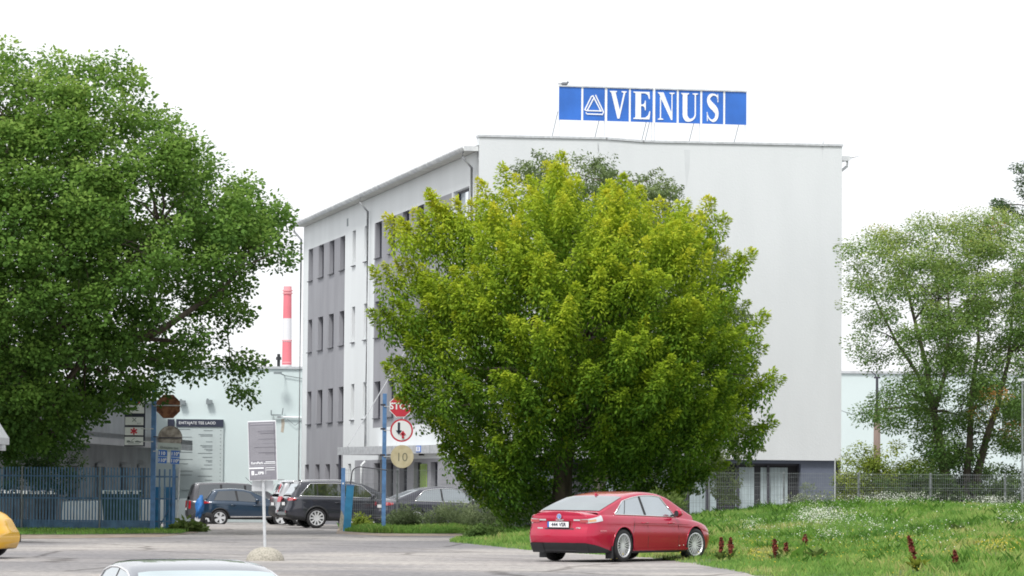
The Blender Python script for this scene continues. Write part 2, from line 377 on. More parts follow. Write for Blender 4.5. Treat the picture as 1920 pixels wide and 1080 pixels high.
# ============================================================ GRASS (stuff)
def blades(name, X, Y, Z, h, wd, tint, m, lean=.35):
    n = len(X); a = RNG.uniform(0, 2 * PI, n); la = RNG.uniform(0, 2 * PI, n); ln = RNG.uniform(0, lean, n) * h
    dx, dy = np.cos(a) * wd, np.sin(a) * wd
    P = np.stack([X, Y, Z], -1)
    tip = P + np.stack([np.cos(la) * ln, np.sin(la) * ln, h], -1)
    mid = P + np.stack([np.cos(la) * ln * .3, np.sin(la) * ln * .3, h * .6], -1)
    off = np.stack([dx, dy, np.zeros(n)], -1)
    V = np.stack([P - off, P + off, mid + off * .7, tip], 1).reshape(-1, 3)
    Fq = np.arange(n * 4).reshape(n, 4)
    return np_mesh(name, V, Fq, m, np.repeat(tint, 4))
M['grass'] = leaf_mat('grass_blades', [(0, (.07, .16, .035)), (.4, (.16, .32, .065)), (.75, (.28, .42, .10)), (1, (.44, .44, .17))], .4)
def vnoise(X, Y, f, seed):
    r = np.random.default_rng(seed); G = r.random((64, 64)); x = X * f; y = Y * f
    xi = np.floor(x).astype(int); yi = np.floor(y).astype(int); fx = sst(x - xi); fy = sst(y - yi)
    g = lambda i, j: G[(yi + j) % 64, (xi + i) % 64]
    return (g(0, 0) * (1 - fx) + g(1, 0) * fx) * (1 - fy) + (g(0, 1) * (1 - fx) + g(1, 1) * fx) * fy
N = 560000
Y = 57 + 67 * RNG.random(N) ** .8; X = RNG.uniform(-.20, .185, N) * Y + 2
Hh = mound_h(X, Y); k = (Hh > -.5) & (X > -3) & (X < .16 * Y + 2.5)
X, Y, Hh = X[k], Y[k], Hh[k]
n1 = vnoise(X, Y, .35, 1); n2 = vnoise(X, Y, 1.4, 2); n3 = vnoise(X, Y * .6, .9, 5)
edge_d = seg_dist(X, Y, [(E0.x, E0.y)] + EDGE)
bare = vnoise(X, Y * .5, .7, 14) * .6 + vnoise(X, Y * .5, 2.3, 15) * .4; kb_ = (bare < .62) | (RNG.random(len(X)) < .3)
X, Y, Hh, n1, n2, n3, edge_d, bare = [q[kb_] for q in (X, Y, Hh, n1, n2, n3, edge_d, bare)]
h = (.07 + .18 * n1 * n2 + .09 * RNG.random(len(X))) * (.55 + .45 * sst(edge_d / 2))
n4 = vnoise(X, Y * .35, 2.2, 9)
tint = np.clip(-.05 + 1.1 * (n1 * .3 + n3 * .25 + n2 * .2 + n4 * .25) + RNG.normal(0, .13, len(X)) + .3 * sst((bare - .52) / .12), 0, 1)
tag(blades('bank_grass', X, Y, Hh, h, RNG.uniform(.005, .012, len(X)), tint, M['grass'], .7), 'uneven green grass covering the sloping bank beside the road', 'grass', kind='stuff')
def verge_grass(name, poly, n, label, hmax=.16, back=None):
    xs = [p[0] for p in poly]; ys_ = [p[1] for p in poly]
    X = RNG.uniform(min(xs), max(xs), n); Y = RNG.uniform(min(ys_), max(ys_), n); k = inside(X, Y, poly); X, Y = X[k], Y[k]
    n1 = vnoise(X, Y, 1.1, 3)
    h = .05 + hmax * n1 * RNG.uniform(.5, 1.2, len(X)); t = np.clip(.2 + .5 * n1 + RNG.normal(0, .13, len(X)), 0, 1)
    tag(blades(name, X, Y, base_z(Y) + .02, h, RNG.uniform(.008, .02, len(X)), t, M['grass'], .6), label, 'grass', kind='stuff')
verge_grass('verge_grass', VL, 30000, 'short grass in the verge along the blue picket fence', .09)
verge_grass('verge_grass', VM, 26000, 'bright grass strip at the foot of the wire mesh fence by the barrier', .24)
# flowers
def flowers(name, spots, label, m, size, hgt, dup=4):
    P = []
    for (x0, y0, x1, y1, n) in spots:
        for _ in range(n):
            u, v = random.gauss(.5, .23), random.gauss(.5, .23)
            p = hit(x0 + (x1 - x0) * u, y0 + (y1 - y0) * v); P += [(p.x + random.gauss(0, .12), p.y + random.gauss(0, .5)) for _k in range(dup)]
    P = np.array(P); n = len(P); Z = np.maximum(mound_h(P[:, 0], P[:, 1]), base_z(P[:, 1]))
    hh = RNG.uniform(.5, 1.0, n) * hgt
    C = np.stack([P[:, 0], P[:, 1], Z + hh], -1)
    s = RNG.uniform(.5, 1.2, n)[:, None] * size
    ang = RNG.uniform(0, PI, n); A = np.stack([np.cos(ang), np.sin(ang), RNG.uniform(-.3, .3, n)], -1) * s
    B = np.stack([-np.sin(ang) * .6, np.cos(ang) * .6, RNG.uniform(.3, .9, n)], -1) * s
    V = np.stack([C - A, C - B * .7, C + A, C + B], 1).reshape(-1, 3)
    return tag(np_mesh(name, V, np.arange(4 * n).reshape(n, 4), m), label, 'wildflowers', kind='stuff')
M['petal'] = mat('white_petals', (.66, .68, .60), .8, var=.1, scale=8)
M['petaly'] = mat('yellow_petals', (.62, .48, .04), .8, var=.1, scale=8)
flowers('white_flowers', [(1480, 972, 1610, 1006, 420), (1560, 932, 1760, 962, 950), (1690, 928, 1800, 955, 400), (1800, 940, 1925, 968, 560), (1640, 925, 1720, 945, 320),
    (1395, 996, 1432, 1014, 60), (1530, 1018, 1570, 1034, 50), (1620, 1003, 1660, 1016, 40), (1200, 918, 1300, 940, 170), (1390, 940, 1560, 965, 160), (1340, 930, 1420, 960, 70), (1300, 975, 1920, 1060, 210), (1880, 985, 1925, 1005, 60), (1500, 968, 1560, 1000, 160)],
    'patches of small white wildflowers along the top of the grassy bank', M['petal'], .0135, .42)
flowers('yellow_flowers', [(1380, 1015, 1460, 1062, 170), (1820, 1018, 1925, 1048, 320), (1300, 1000, 1920, 1075, 320), (1560, 1000, 1800, 1075, 100)],
    'scattered yellow wildflowers low on the grassy bank', M['petaly'], .013, .20)
n = 1000; xx = RNG.uniform(-1, 18, n); yy = 60 + 58 * RNG.random(n); k = (mound_h(xx, yy) > .05) & (xx < .155 * yy + 1); xx, yy = xx[k], yy[k]; n = len(xx)
rp = np.repeat(np.arange(n), 34); sz = RNG.uniform(.08, .34, n)[rp]
blx = xx[rp] + RNG.normal(0, 1, len(rp)) * sz * .7; bly = yy[rp] + RNG.normal(0, 1, len(rp)) * sz * .7
tag(blades('bank_weeds', blx, bly, mound_h(blx, bly), sz * RNG.uniform(.5, 1.1, len(rp)), RNG.uniform(.008, .022, len(rp)), np.clip(RNG.uniform(.0, .5, n)[rp] + RNG.normal(0, .1, len(rp)), 0, 1), leaf_mat('weed_leaves', [(0, (.055, .14, .018)), (.5, (.14, .28, .04)), (1, (.28, .40, .09))], .35), 1.1), 'low broad-leaved weeds scattered through the grass of the bank', 'weeds', kind='stuff')

# ============================================================ OFFICE BUILDING
VPd = ray(-489, 893); UF = Vector((VPd.x, VPd.y, 0)).normalized(); UG = Vector((UF.y, -UF.x, 0))
A0 = at(893, 900, 140); A0 = Vector((A0.x, A0.y, 0))
def on_plane(px, py, org, u):
    d = ray(px, py); n = Vector((-u.y, u.x, 0)); o = Vector((0, 0, CAMZ))
    t = (org - o).dot(n) / d.dot(n); p = o + d * t; return (p - org).dot(u), p.z
def fs(px, py): return on_plane(px, py, A0, UF)
def gs(px, py): return on_plane(px, py, A0, UG)
FX = frame(A0, UF)          # facade frame: x along facade away, +y = ?
# frame() gives local y = (-u.y,u.x): for UF that points left/outwards; for UG it points away from the camera
GX = frame(A0, UG)
LF = fs(568, 600)[0]; LG = gs(1578, 600)[0]
WB = 2.56                   # height of the ground floor strip
EV = 14.1
bld = empty('office_building', T(*A0), label='four-storey white and grey office block behind the yellow-green tree, with a sign on its roof', cat='office building')
FXl = T(*(-A0)) @ FX; GXl = T(*(-A0)) @ GX
def grid_wall(b, x0, x1, z0, z1, ops, matf, X, dep, extra_x=(), extra_z=()):
    """wall face in local xz plane at y=0; openings get reveals to y=dep"""
    xs = sorted(set([x0, x1] + [round(v, 4) for o in ops for v in (o[0], o[1])] + list(extra_x)))
    zs = sorted(set([z0, z1] + [round(v, 4) for o in ops for v in (o[2], o[3])] + list(extra_z)))
    for i in range(len(xs) - 1):
        for j in range(len(zs) - 1):
            cx, cz = (xs[i] + xs[i + 1]) / 2, (zs[j] + zs[j + 1]) / 2
            if any(o[0] < cx < o[1] and o[2] < cz < o[3] for o in ops): continue
            b.add([(xs[i], 0, zs[j]), (xs[i + 1], 0, zs[j]), (xs[i + 1], 0, zs[j + 1]), (xs[i], 0, zs[j + 1])], [(0, 1, 2, 3)], matf(cx, cz), X)
    for a, c, e, g in ops:
        m = matf((a + c) / 2, (e + g) / 2)
        q = [(a, e), (c, e), (c, g), (a, g)]
        for k in range(4):
            (xa, za), (xb, zb) = q[k], q[(k + 1) % 4]
            b.add([(xa, 0, za), (xb, 0, zb), (xb, dep, zb), (xa, dep, za)], [(0, 1, 2, 3)], m, X)
# window columns on the facade given by photo x of the left/right edge (left = far)
cols4 = [(577.8, 585.3), (596.4, 605.8), (616.4, 625.6), (636.4, 645.6)]
coln = [(659.6, 665.6), (682.0, 688.6)]
cols5 = [(703, 714.4), (727.5, 739.4), (753.3, 765.5), (780, 793), (807.5, 821)]
colb = [(847.8, 878)]
ROWS = [(4.37, 5.96), (7.87, 9.45), (11.34, 12.9)]
ops = []; wins = []
def S_(px): return fs(px, 600)[0]
for (z0, z1) in ROWS:
    for a, c in cols4 + coln + cols5 + colb:
        if (a, c) in colb and z0 > 11: zz = (z0 + .1, z1)
        else: zz = (z0, z1) if (a, c) not in coln else (z0 + .02, z1 + .05)
        ops.append((S_(c), S_(a), zz[0], zz[1])); wins.append((ops[-1], 'n' if (a, c) in coln else 'b' if (a, c) in colb else 'w'))
for a, c in [(575, 582), (594, 602), (613, 621.5), (633, 641), (655, 661), (704, 715), (728, 740), (752, 766), (778, 793), (810, 823)]:
    ops.append((S_(c), S_(a), .75 if c < 765 else .02, 2.42)); wins.append((ops[-1], 'd' if c > 775 else 'g'))
g1a, g1b = S_(645.7), S_(577.2); g2a, g2b = S_(845), S_(701)
def fmat(s, z):
    if z < WB - .02:
        return M['grey'] if (g1a < s < g1b or s < S_(668)) else M['white']
    if g1a < s < g1b and z < 12.9: return M['grey']
    if g2a < s < g2b and 3.95 < z < 12.9: return M['grey']
    return M['white']
b = MB()
# facade: local y positive = outwards, so reveals go to negative y
grid_wall(b, 0, LF, -.6, EV, ops, fmat, FXl, -.28, extra_x=[g1a, g1b, g2a, g2b, S_(668)], extra_z=[WB, 3.95, 12.9])
# back side wall, far gable
b.add([(0, 0, -.6), (0, 0, EV), (LF, 0, EV), (LF, 0, -.6)], [(0, 1, 2, 3)], M['white'], FXl @ T(0, -LG, 0))
b.add([(LF, 0, -.6), (LF, -LG, -.6), (LF, -LG, EV), (LF, 0, EV)], [(0, 1, 2, 3)], M['white'], FXl)
facade = b.build('facade_wall', bld, fix=False)
# gable: projecting white slab above, recessed dark strip below
kin = [(893, 257), (1137, 262), (1206, 267.5), (1578, 275)]
tops = [gs(*k) for k in kin]; tops[0] = (0, tops[0][1]); tops[-1] = (LG, tops[-1][1])
b = MB(); b.prism([(0, WB), (LG, WB)] + [t for t in tops[::-1]], .45, M['gable'], GXl)
b.build('gable_wall', bld)
b = MB()
for (xa, za), (xb, zb) in zip(tops[:-1], tops[1:]):
    b.add([(xa - .03, -.05, za + .01), (xb + .03, -.05, zb + .01), (xb + .03, .5, zb + .01), (xa - .03, .5, za + .01),
           (xa - .03, -.05, za + .09), (xb + .03, -.05, zb + .09), (xb + .03, .5, zb + .09), (xa - .03, .5, za + .09)],
          [(0, 1, 2, 3), (4, 5, 6, 7), (0, 1, 5, 4), (1, 2, 6, 5), (2, 3, 7, 6), (3, 0, 4, 7)], M['metal'], GXl)
b.build('parapet_cap', bld)
b = MB()
M['stain'] = mat('damp_stain', (.60, .625, .642), .9, var=.03, scale=2)
for i_, (pa, pb, y_) in enumerate(((1283, 1293, 352), (1540, 1544, 300), (1120, 1123, 290))):
    a, zt_ = gs(pa, 278); c, _ = gs(pb, 278); z_ = gs(pa, y_)[1]; w_ = c - a
    b = MB(); b.prism([(a, zt_ - .05), (a + w_ * .2, z_ + .5), (a + w_ * .45, z_), (a + w_ * .7, z_ + .35), (c, z_ + .8), (c + w_ * .1, zt_ - .05)], .004, M['stain'], GXl @ T(0, -.0045, 0)); b.build('damp_stain', bld)
b = MB()
sw = (gs(1040, 880)[0], gs(1504, 880)[0], .35, gs(1450, 869)[1])
LB = gs(1567, 880)[0]
grid_wall(b, .02, LB, -.5, WB - .002, [sw], lambda x, z: M['base'], GXl @ T(0, .18, 0), .35)
b.add([(LB, .18, -.5), (LB, 12, -.5), (LB, 12, WB), (LB, .18, WB)], [(0, 1, 2, 3)], M['base'], GXl)
b.build('ground_floor_wall', bld)
b = MB(); n = 8; ww = (sw[1] - sw[0]) / n
for i in range(n + 1): b.box((sw[0] + i * ww, .47, (sw[2] + sw[3]) / 2), (.09, .08, sw[3] - sw[2]), M['frame'], GXl)
for z in (sw[2] + .04, sw[3] - .04): b.box(((sw[0] + sw[1]) / 2, .485, z), (sw[1] - sw[0], .07, .08), M['frame'], GXl)
stripw = b.build('window', bld)
b = MB(); b.box(((sw[0] + sw[1]) / 2, .56, (sw[2] + sw[3]) / 2), (sw[1] - sw[0], .02, sw[3] - sw[2]), M['dark'], GXl); b.build('pane', stripw)
b = MB()
for (pa, pb) in ((1433, 1484), (1386, 1421), (1122, 1170), (1216, 1262), (1300, 1350)):
    b = MB(); a, c = gs(pa, 890)[0], gs(pb, 890)[0]; k = max(3, int((c - a) / .12))
    for i in range(k):
        b.box((a + (i + .5) * (c - a) / k, .535 , (sw[2] + sw[3]) / 2 - .05), ((c - a) / k * .93, .012, sw[3] - sw[2] - .2), M['blind'], GXl @ T(0, .0, 0))
    b.build('blind', stripw)
# windows
for (a, c, e, g), kd in wins:
    b = MB(); w_, h_ = c - a, g - e; fw = .07 if kd != 'n' else .05
    for x in (a + fw / 2, c - fw / 2): b.box((x, -.22, (e + g) / 2), (fw, .07, h_), M['frame'], FXl)
    for z in (e + fw / 2, g - fw / 2): b.box(((a + c) / 2, -.223, z), (w_ - 2 * fw, .06, fw), M['frame'], FXl)
    if kd in 'wb': b.box((a + w_ * (.5 if kd == 'w' else .35), -.224, (e + g) / 2), (.05, .05, h_ - 2 * fw), M['frame'], FXl)
    if e > .5: b.box(((a + c) / 2, .0, e - .02), (w_ + .08, .16, .035), M['metal'] if kd == 'b' else M['frame'], FXl)
    wo = b.build('window' if kd != 'd' else 'door', bld)
    pm = M[random.choice(['pane', 'pane', 'pane_b', 'pane', 'pane_c'])] if e > 3 else M['pane']
    if kd == 'b' and e > 11: pm = M['pane_sky']
    if kd == 'd' and c < S_(776): pm = M['doorgreen'] if a > S_(795) - .01 and a < S_(792) else M['pane']
    b = MB(); b.box(((a + c) / 2, -.255, (e + g) / 2), (w_ + .02, .02, h_ + .02), pm, FXl); b.build('pane', wo)
# green glazing of the entrance
b = MB(); b.box(((S_(793) + S_(804)) / 2, .03, 1.2), (S_(793) - S_(804), .04, 2.3), M['doorgreen'], FXl); b.build('entrance_door', bld)
# vent hole under the eave
b = MB(); p = fs(652, 417); b.box((p[0], .005, p[1]), (.35, .02, .35), M['ink'], FXl); b.build('vent', bld)
# roof + eaves + gutters
b = MB()
b.box((LF / 2 + .15, -LG / 2 + .12, EV + .06), (LF - .6, LG + .76, .1), M['soffit'], FXl)
b.box((LF / 2 + .3, -LG / 2, EV + .2), (LF - .3, LG * .6, .25), M['metal'], FXl)
b.build('roof', bld)
b = MB()
for yy in (.52, -LG - .28):
    prof = [(.11 * math.cos(t), .11 * math.sin(t)) for t in np.linspace(PI, 2 * PI, 7)]
    for q in range(24):
        s0, s1 = -.0 + LF / 24 * q, LF / 24 * (q + 1) - .02
        if q == 23: s1 = LF + .3
        P = [[(s, yy + px_, EV + .1 + pz_) for px_, pz_ in prof] for s in (s0, s1)]
        b.grid(P, M['gutter'], FXl)
        b.add([(s0, yy - .11, EV + .1), (s1, yy - .11, EV + .1), (s1, yy - .55, EV + .2), (s0, yy - .55, EV + .2)], [(0, 1, 2, 3)], M['gutter'], FXl)
    b.box((LF / 2, yy + (.115 if yy > 0 else -.115), EV + .11), (LF, .02, .05), M['gutter'], FXl)
b.box((.012, .30, EV + .06), (.02, .55, .18), M['gutter'], FXl)
b.box((.012, -LG - .16, EV + .06), (.02, .3, .18), M['gutter'], FXl)
b.build('gutter', bld)
def downpipe(px, zlow, sgn=1):
    s = S_(px) if sgn > 0 else .25; y0 = .14 if sgn > 0 else -LG + .2; y1 = .5 if sgn > 0 else -LG - .27
    b = MB(); b.path([(s, y1, EV + .0), (s, y1, EV - .22), (s, y0, EV - .62), (s, y0, zlow)], .055, M['gutter'], 8, FXl); b.build('downpipe', bld, True)
downpipe(568.5, 0); downpipe(693.5, 3.1); downpipe(889, 3.1); downpipe(0, 8, -1)
b = MB(); s = S_(693.5); b.path([(s, .14, 2.5), (s, .30, 2.35), (s, .3, .6)], .06, M['gutter'], 8, FXl); b.build('downpipe', bld, True)
b = MB(); s = S_(569); b.box((s + .6, .2, EV + .26), (.7, .5, .3), M['metal'], FXl); b.build('roof_vent', bld)
# canopy wedge over the entrance
P1 = at(633, 842, 161); P2 = at(827, 830, 146.5)
zt, zb = (P1.z + P2.z) / 2, (P1.z + P2.z) / 2 - .33
W1 = A0 + UF * ((Vector((P1.x, P1.y, 0)) - A0).dot(UF)); W2 = A0 + UF * ((Vector((P2.x, P2.y, 0)) - A0).dot(UF))
no = Vector((-UF.y, UF.x, 0)); W1 += no * .004; W2 += no * .004
pl = [P1, P2, W2, W1]
b = MB(); vs = [(p.x - A0.x, p.y - A0.y, z) for z in (zb, zt) for p in pl]
b.add(vs, [(0, 1, 2, 3), (4, 5, 6, 7), (0, 1, 5, 4), (1, 2, 6, 5), (2, 3, 7, 6), (3, 0, 4, 7)], M['metal'])
can = b.build('entrance_canopy', bld)
b = MB(); dd = (P2 - P1); dd.z = 0; CX = frame((P1.x - A0.x, P1.y - A0.y, 0), dd); Lc = dd.length
b.box((Lc * .80, -.012, zt - .15), (.62, .02, .26), M['signblue'], CX); b.box((Lc * .80, -.026, zt - .15), (.50, .01, .19), M['signwhite'], CX)
hp = b.build('house_number', can)
text('lettering', '18', .19, M['signblue'], hp, CX @ T(Lc * .80, -.036, zt - .15), bold=.001)
for q in (.12, .55, .9): 
    b = MB(); b.box((Lc * q, -.003, (zt + zb) / 2), (.02, .008, .31), M['ink'], CX); b.build('panel_joint', can)
b = MB(); a1 = at(651, 838, 159.5); e1 = on_plane(766, 648, A0, UF); e1 = A0 + UF * e1[0] + Vector((0, 0, e1[1]))
b.tube(a1 - A0, e1 - A0, .022, None, M['signwhite'], 6)
a2 = at(742, 832, 152); e2 = on_plane(786, 690, A0, UF); e2 = A0 + UF * e2[0] + Vector((0, 0, e2[1])); b.tube(a2 - A0, e2 - A0, .016, None, M['signwhite'], 6)
b.build('tie_rod', can)
b = MB(); p = P1 - A0; b.tube((p.x + .1, p.y + .1, -.5), (p.x + .1, p.y + .1, zb), .06, None, M['frame'], 8); b.build('canopy_post', can)
b = MB(); q = on_plane(797, 852, A0, UF); b.box((q[0], .15, q[1]), (.15, .2, .1), M['black'], FXl); b.build('wall_lamp', bld)

# ============================================================ ROOF SIGN
zlow = [on_plane(px, py, A0 + UF * 1.2, UG) for px, py in ((1048, 226.5), (1399, 235), (1048, 162), (1399, 171))]
sx0, sx1 = zlow[0][0], zlow[1][0]; z0 = (zlow[0][1] + zlow[1][1]) / 2; z1 = (zlow[2][1] + zlow[3][1]) / 2
O = A0 + UF * 1.2 + UG * sx0; SX = frame((O.x, O.y, 14.2), UG); sg = empty('rooftop_sign', SX, label='long blue rooftop sign reading VENUS in white letters on the office block', cat='sign')
Wt = sx1 - sx0; SH = z1 - z0; zc0 = z0 - 14.2
pe = [(207, 385), (403, 577), (598, 773), (790, 968), (990, 1165), (1183, 1358), (1376, 1548), (1565, 1740)]
pe = [((a - 207) / 1533 * Wt, (c - 207) / 1533 * Wt) for a, c in pe]
def stroke(pts, wds, n=None):   # variable width ribbon as polygon strips
    out = []; L = len(pts)
    for i in range(L):
        a = Vector(pts[max(i - 1, 0)]); c = Vector(pts[min(i + 1, L - 1)]); d = (c - a).normalized(); nn = Vector((-d.y, d.x)) * wds[i] / 2
        out.append((Vector(pts[i]) + nn, Vector(pts[i]) - nn))
    return [[out[i][0], out[i + 1][0], out[i + 1][1], out[i][1]] for i in range(L - 1)]
def catmull(P, k=8):
    P = [Vector(p) for p in P]; P = [P[0]] + P + [P[-1]]; o = []
    for i in range(1, len(P) - 2):
        for t in np.linspace(0, 1, k, endpoint=False):
            a, b_, c, d = P[i - 1:i + 3]
            o.append(.5 * ((2 * b_) + (c - a) * t + (2 * a - 5 * b_ + 4 * c - d) * t * t + (3 * b_ - a - 3 * c + d) * t ** 3))
    return o + [P[-2]]
def glyph(ch):     # unit box 0..1 x 0..1 (x scaled to letter width)
    g = []
    if ch == 'V': g = [[(0, 1), (.42, 1), (.42, .965), (.34, .94), (.60, .30), (.82, .94), (.70, .965), (.70, 1), (1, 1), (1, .965), (.92, .94), (.58, 0), (.46, 0), (.08, .94), (0, .965)]]
    if ch == 'E': g = [[(0, 0), (0, .035), (.12, .06), (.12, .94), (0, .965), (0, 1), (.45, 1), (.45, 0)],
                       [(.45, 1), (.95, 1), (.97, .74), (.92, .74), (.84, .88), (.70, .945), (.45, .945)],
                       [(.45, .535), (.58, .54), (.66, .60), (.68, .68), (.73, .68), (.73, .33), (.68, .33), (.66, .42), (.58, .48), (.45, .485)],
                       [(.45, 0), (.95, 0), (1, .30), (.95, .30), (.86, .14), (.70, .06), (.45, .055)]]
    if ch == 'N': g = [[(.0, 1), (.34, 1), (.82, .27), (.88, 0), (.80, 0), (.17, .80), (.09, .94), (0, .965)], [(.82, .27), (.82, .94), (.70, .965), (.70, 1), (1, 1), (1, .965), (.88, .94), (.88, 0)],
                       [(.13, .83), (.13, .06), (.01, .035), (.01, 0), (.33, 0), (.33, .035), (.20, .06), (.20, .78)]]
    if ch == 'U':
        g = [[(0, 1), (.46, 1), (.46, .965), (.36, .94), (.36, .3), (.08, .3), (.08, .94), (0, .965)], [(.80, .3), (.80, .94), (.68, .965), (.68, 1), (1, 1), (1, .965), (.88, .94), (.88, .3)]]
        pts = [(.22, .31), (.23, .18), (.32, .07), (.52, .015), (.72, .07), (.83, .18), (.84, .31)]; wd = [.28, .28, .22, .10, .08, .08, .08]
        P = catmull(pts, 5); ws = np.interp(np.linspace(0, 1, len(P)), np.linspace(0, 1, len(wd)), wd); g += stroke(P, ws)
    if ch == 'S':
        pts = [(.88, .76), (.80, .92), (.52, .975), (.24, .90), (.17, .76), (.30, .62), (.56, .50), (.78, .36), (.80, .20), (.66, .06), (.42, .02), (.18, .12), (.07, .28)]
        wd = [.05, .06, .07, .16, .26, .27, .27, .27, .24, .15, .07, .06, .05]
        P = catmull(pts, 4); ws = np.interp(np.linspace(0, 1, len(P)), np.linspace(0, 1, len(wd)), wd); g += stroke(P, ws)
        g += [[(.84, 1), (.9, 1), (.92, .70), (.86, .70)], [(.05, .0), (.11, .0), (.09, .33), (.03, .33)]]
    return g
def flat(b, poly, X, m, y=-.02, x0=0, z0_=0, sx=1, sz=1, th=.02):
    p = [(x0 + q[0] * sx, z0_ + q[1] * sz) for q in poly]; b.prism(p, th, m, X @ T(0, y, 0))
for i, (a, c) in enumerate(pe):
    b = MB(); b.box(((a + c) / 2, 0, zc0 + SH / 2), (c - a, .06, SH - .06), M['signblue']); po = b.build('panel', sg)
    if 1 < i < 7:
        b = MB(); lw = (c - a) * (.78 if i != 6 else .62); lh = SH * .80
        for poly in glyph('VENUS'[i - 2]): flat(b, poly, Matrix(), M['signwhite'], -.055 - .0, (a + c) / 2 - lw / 2, zc0 + SH * .10, lw, lh)
        b.build('letter', po)
    if i == 1:
        b = MB(); cx = (a + c) / 2; wv = (c - a) * .92; zz = zc0 + SH * .19; k_ = 0
        for pts in ([(.02, .22), (.36, .92), (.46, .96)], [(.16, .22), (.46, .80), (.52, .88)], [(.56, 1.0), (.98, .14), (.90, .0)], [(.44, .93), (.83, .22), (.86, .20)], [(0, .26), (.1, .2), (.88, .2)], [(.08, .10), (.14, .03), (.92, .03)]):
            for poly in stroke([Vector(q) for q in pts], [.06] * len(pts)):
                flat(b, poly, Matrix(), M['signwhite'], -.05 - .0012 * k_, cx - wv / 2, zz, wv, SH * .58); k_ += 1
        b.build('emblem', po)
b = MB()
for (a, c), (d, e) in zip(pe[:-1], pe[1:]):
    b.box(((c + d) / 2, -.004, zc0 + SH / 2), (d - c - .01, .05, SH - .02), M['signwhite'])
b.box((pe[3][1] / 2, -.01, zc0 + SH), (pe[3][1] + .03, .12, .05), M['metal']); b.box(((pe[4][0] + Wt) / 2, -.01, zc0 + SH), (Wt - pe[4][0] + .03, .12, .05), M['metal'])
b.build('frame', sg)
b = MB()
for x in [0.02, pe[1][1], pe[3][1] - .02, pe[4][0], pe[5][1], Wt - .03]: b.tube((x, .05, -.1), (x, .05, zc0 + .05), .012, None, M['metal'], 6)
for x in (-.18, pe[1][1] - .28, pe[3][1] - .3, pe[3][1] - .17, pe[5][1] - .3, Wt - .35): b.tube((x - .05, 1.0, -.1), (x + .15, .06, zc0 + .35), .014, None, M['ink'], 6)
b.build('strut', sg)
b = MB()
for c_, r in (((0, 0, .06), (.14, .07, .07)), ((.13, 0, .12), (.045, .04, .045)), ((-.17, 0, .05), (.1, .04, .02))):
    vs = [(c_[0] + r[0] * math.cos(p) * math.sin(t), c_[1] + r[1] * math.sin(p) * math.sin(t), c_[2] + r[2] * math.cos(t)) for t in np.linspace(.05, PI - .05, 7) for p in np.linspace(0, 2 * PI, 10, endpoint=False)]
    b.add(vs, [(i * 10 + j, i * 10 + (j + 1) % 10, (i + 1) * 10 + (j + 1) % 10, (i + 1) * 10 + j) for i in range(6) for j in range(10)], M['pigeon'])
tag(b.build('pigeon', None, True, X=SX @ T(.2, -.01, zc0 + SH + .03)), 'small grey bird sitting on the left top corner of the blue rooftop sign', 'bird')

# ============================================================ WAREHOUSES, CHIMNEY
wl = at(290, 800, 190); wr = at(1990, 800, 190)
ztop = at(520, 691.5, 190).z
wh = empty('warehouse', T(wl.x, 190, -.6), label='long pale green flat-roofed warehouse behind the office block and parked cars', cat='warehouse')
def WX(px, py, Y=190): p = at(px, py, Y); return p.x - wl.x, p.z + .6
b = MB(); L_ = wr.x - wl.x + 8; b.box((L_ / 2, 6, (ztop + .6) / 2), (L_, 12, ztop + .6), M['pale']); b.build('wall', wh)
b = MB(); b.box((L_ / 2, 6, ztop + .6 + .06), (L_ + .2, 12.2, .12), M['metal']); b.build('roof', wh)
b = MB(); b.box((L_ / 2, -.06, .45), (L_, .12, .9), M['board']); b.build('plinth', wh)
b = MB(); b.box((L_ / 2, -.08, .97), (L_, .16, .14), M['ink']); b.build('plinth_ledge', wh)
for px, py, hh in ((494, 690, .5), (520, 690, .75)):
    x, z = WX(px, py); b = MB(); b.tube((x, 1, z), (x, 1, z + hh), .08, None, M['black'], 8); b.tube((x, 1, z + hh * .6), (x, 1, z + hh * .8), .15, .13, M['black'], 8); b.build('roof_pipe', wh)
for px, py in ((343, 755), (393, 754)):
    x, z = WX(px, py); b = MB(); b.box((x, -.2, z), (.3, .25, .22), M['ink']); b.box((x - .1, -.1, z + .12), (.08, .2, .12), M['ink']); b.build('floodlight', wh)
x, z = WX(520, 782); x2, z2 = WX(572, 785)
b = MB(); b.tube((x, -.12, z), (x2, -.12, z - .02), .05, None, M['signwhite'], 6); b.box((x - .05, -.2, z + .1), (.5, .1, .06), M['ink']); b.tube((x - .3, -.2, z + .1), (x - .3, -.2, z + .35), .03, None, M['ink'], 6); b.tube((x + .25, -.2, z + .1), (x + .3, -.2, z + .45), .03, None, M['ink'], 6)
b.path([(x2 - .0, -.15, z - .05), (x2 - .5, -.15, z - .42), (x2 - .9, -.15, z - .1)], .015, M['ink'], 5); b.build('cable_bracket', wh)
b = MB(); b.prism([(x + .18, z - .75), (x + .32, z - .8), (x + .38, z - .3), (x + .34, z - .08), (x + .2, z - .1), (x + .22, z - .4)], .004, mat('rust_stain', (.45, .40, .33), .9, var=.15, scale=10), T(0, -.006, 0)); b.build('rust_stain', wh)
x, z = WX(534, 704); b = MB(); b.tube((x, 0, z), (x - .25, -.8, z + .1), .025, None, M['ink'], 6); b.box((x - .3, -.9, z + .1), (.4, .3, .1), M['ink']); b.path([(x, -.1, z), (x + .6, -.1, z - .1), (x + 1.2, -.1, z - .2)], .02, M['ink'], 5); b.build('wall_lamp', wh)
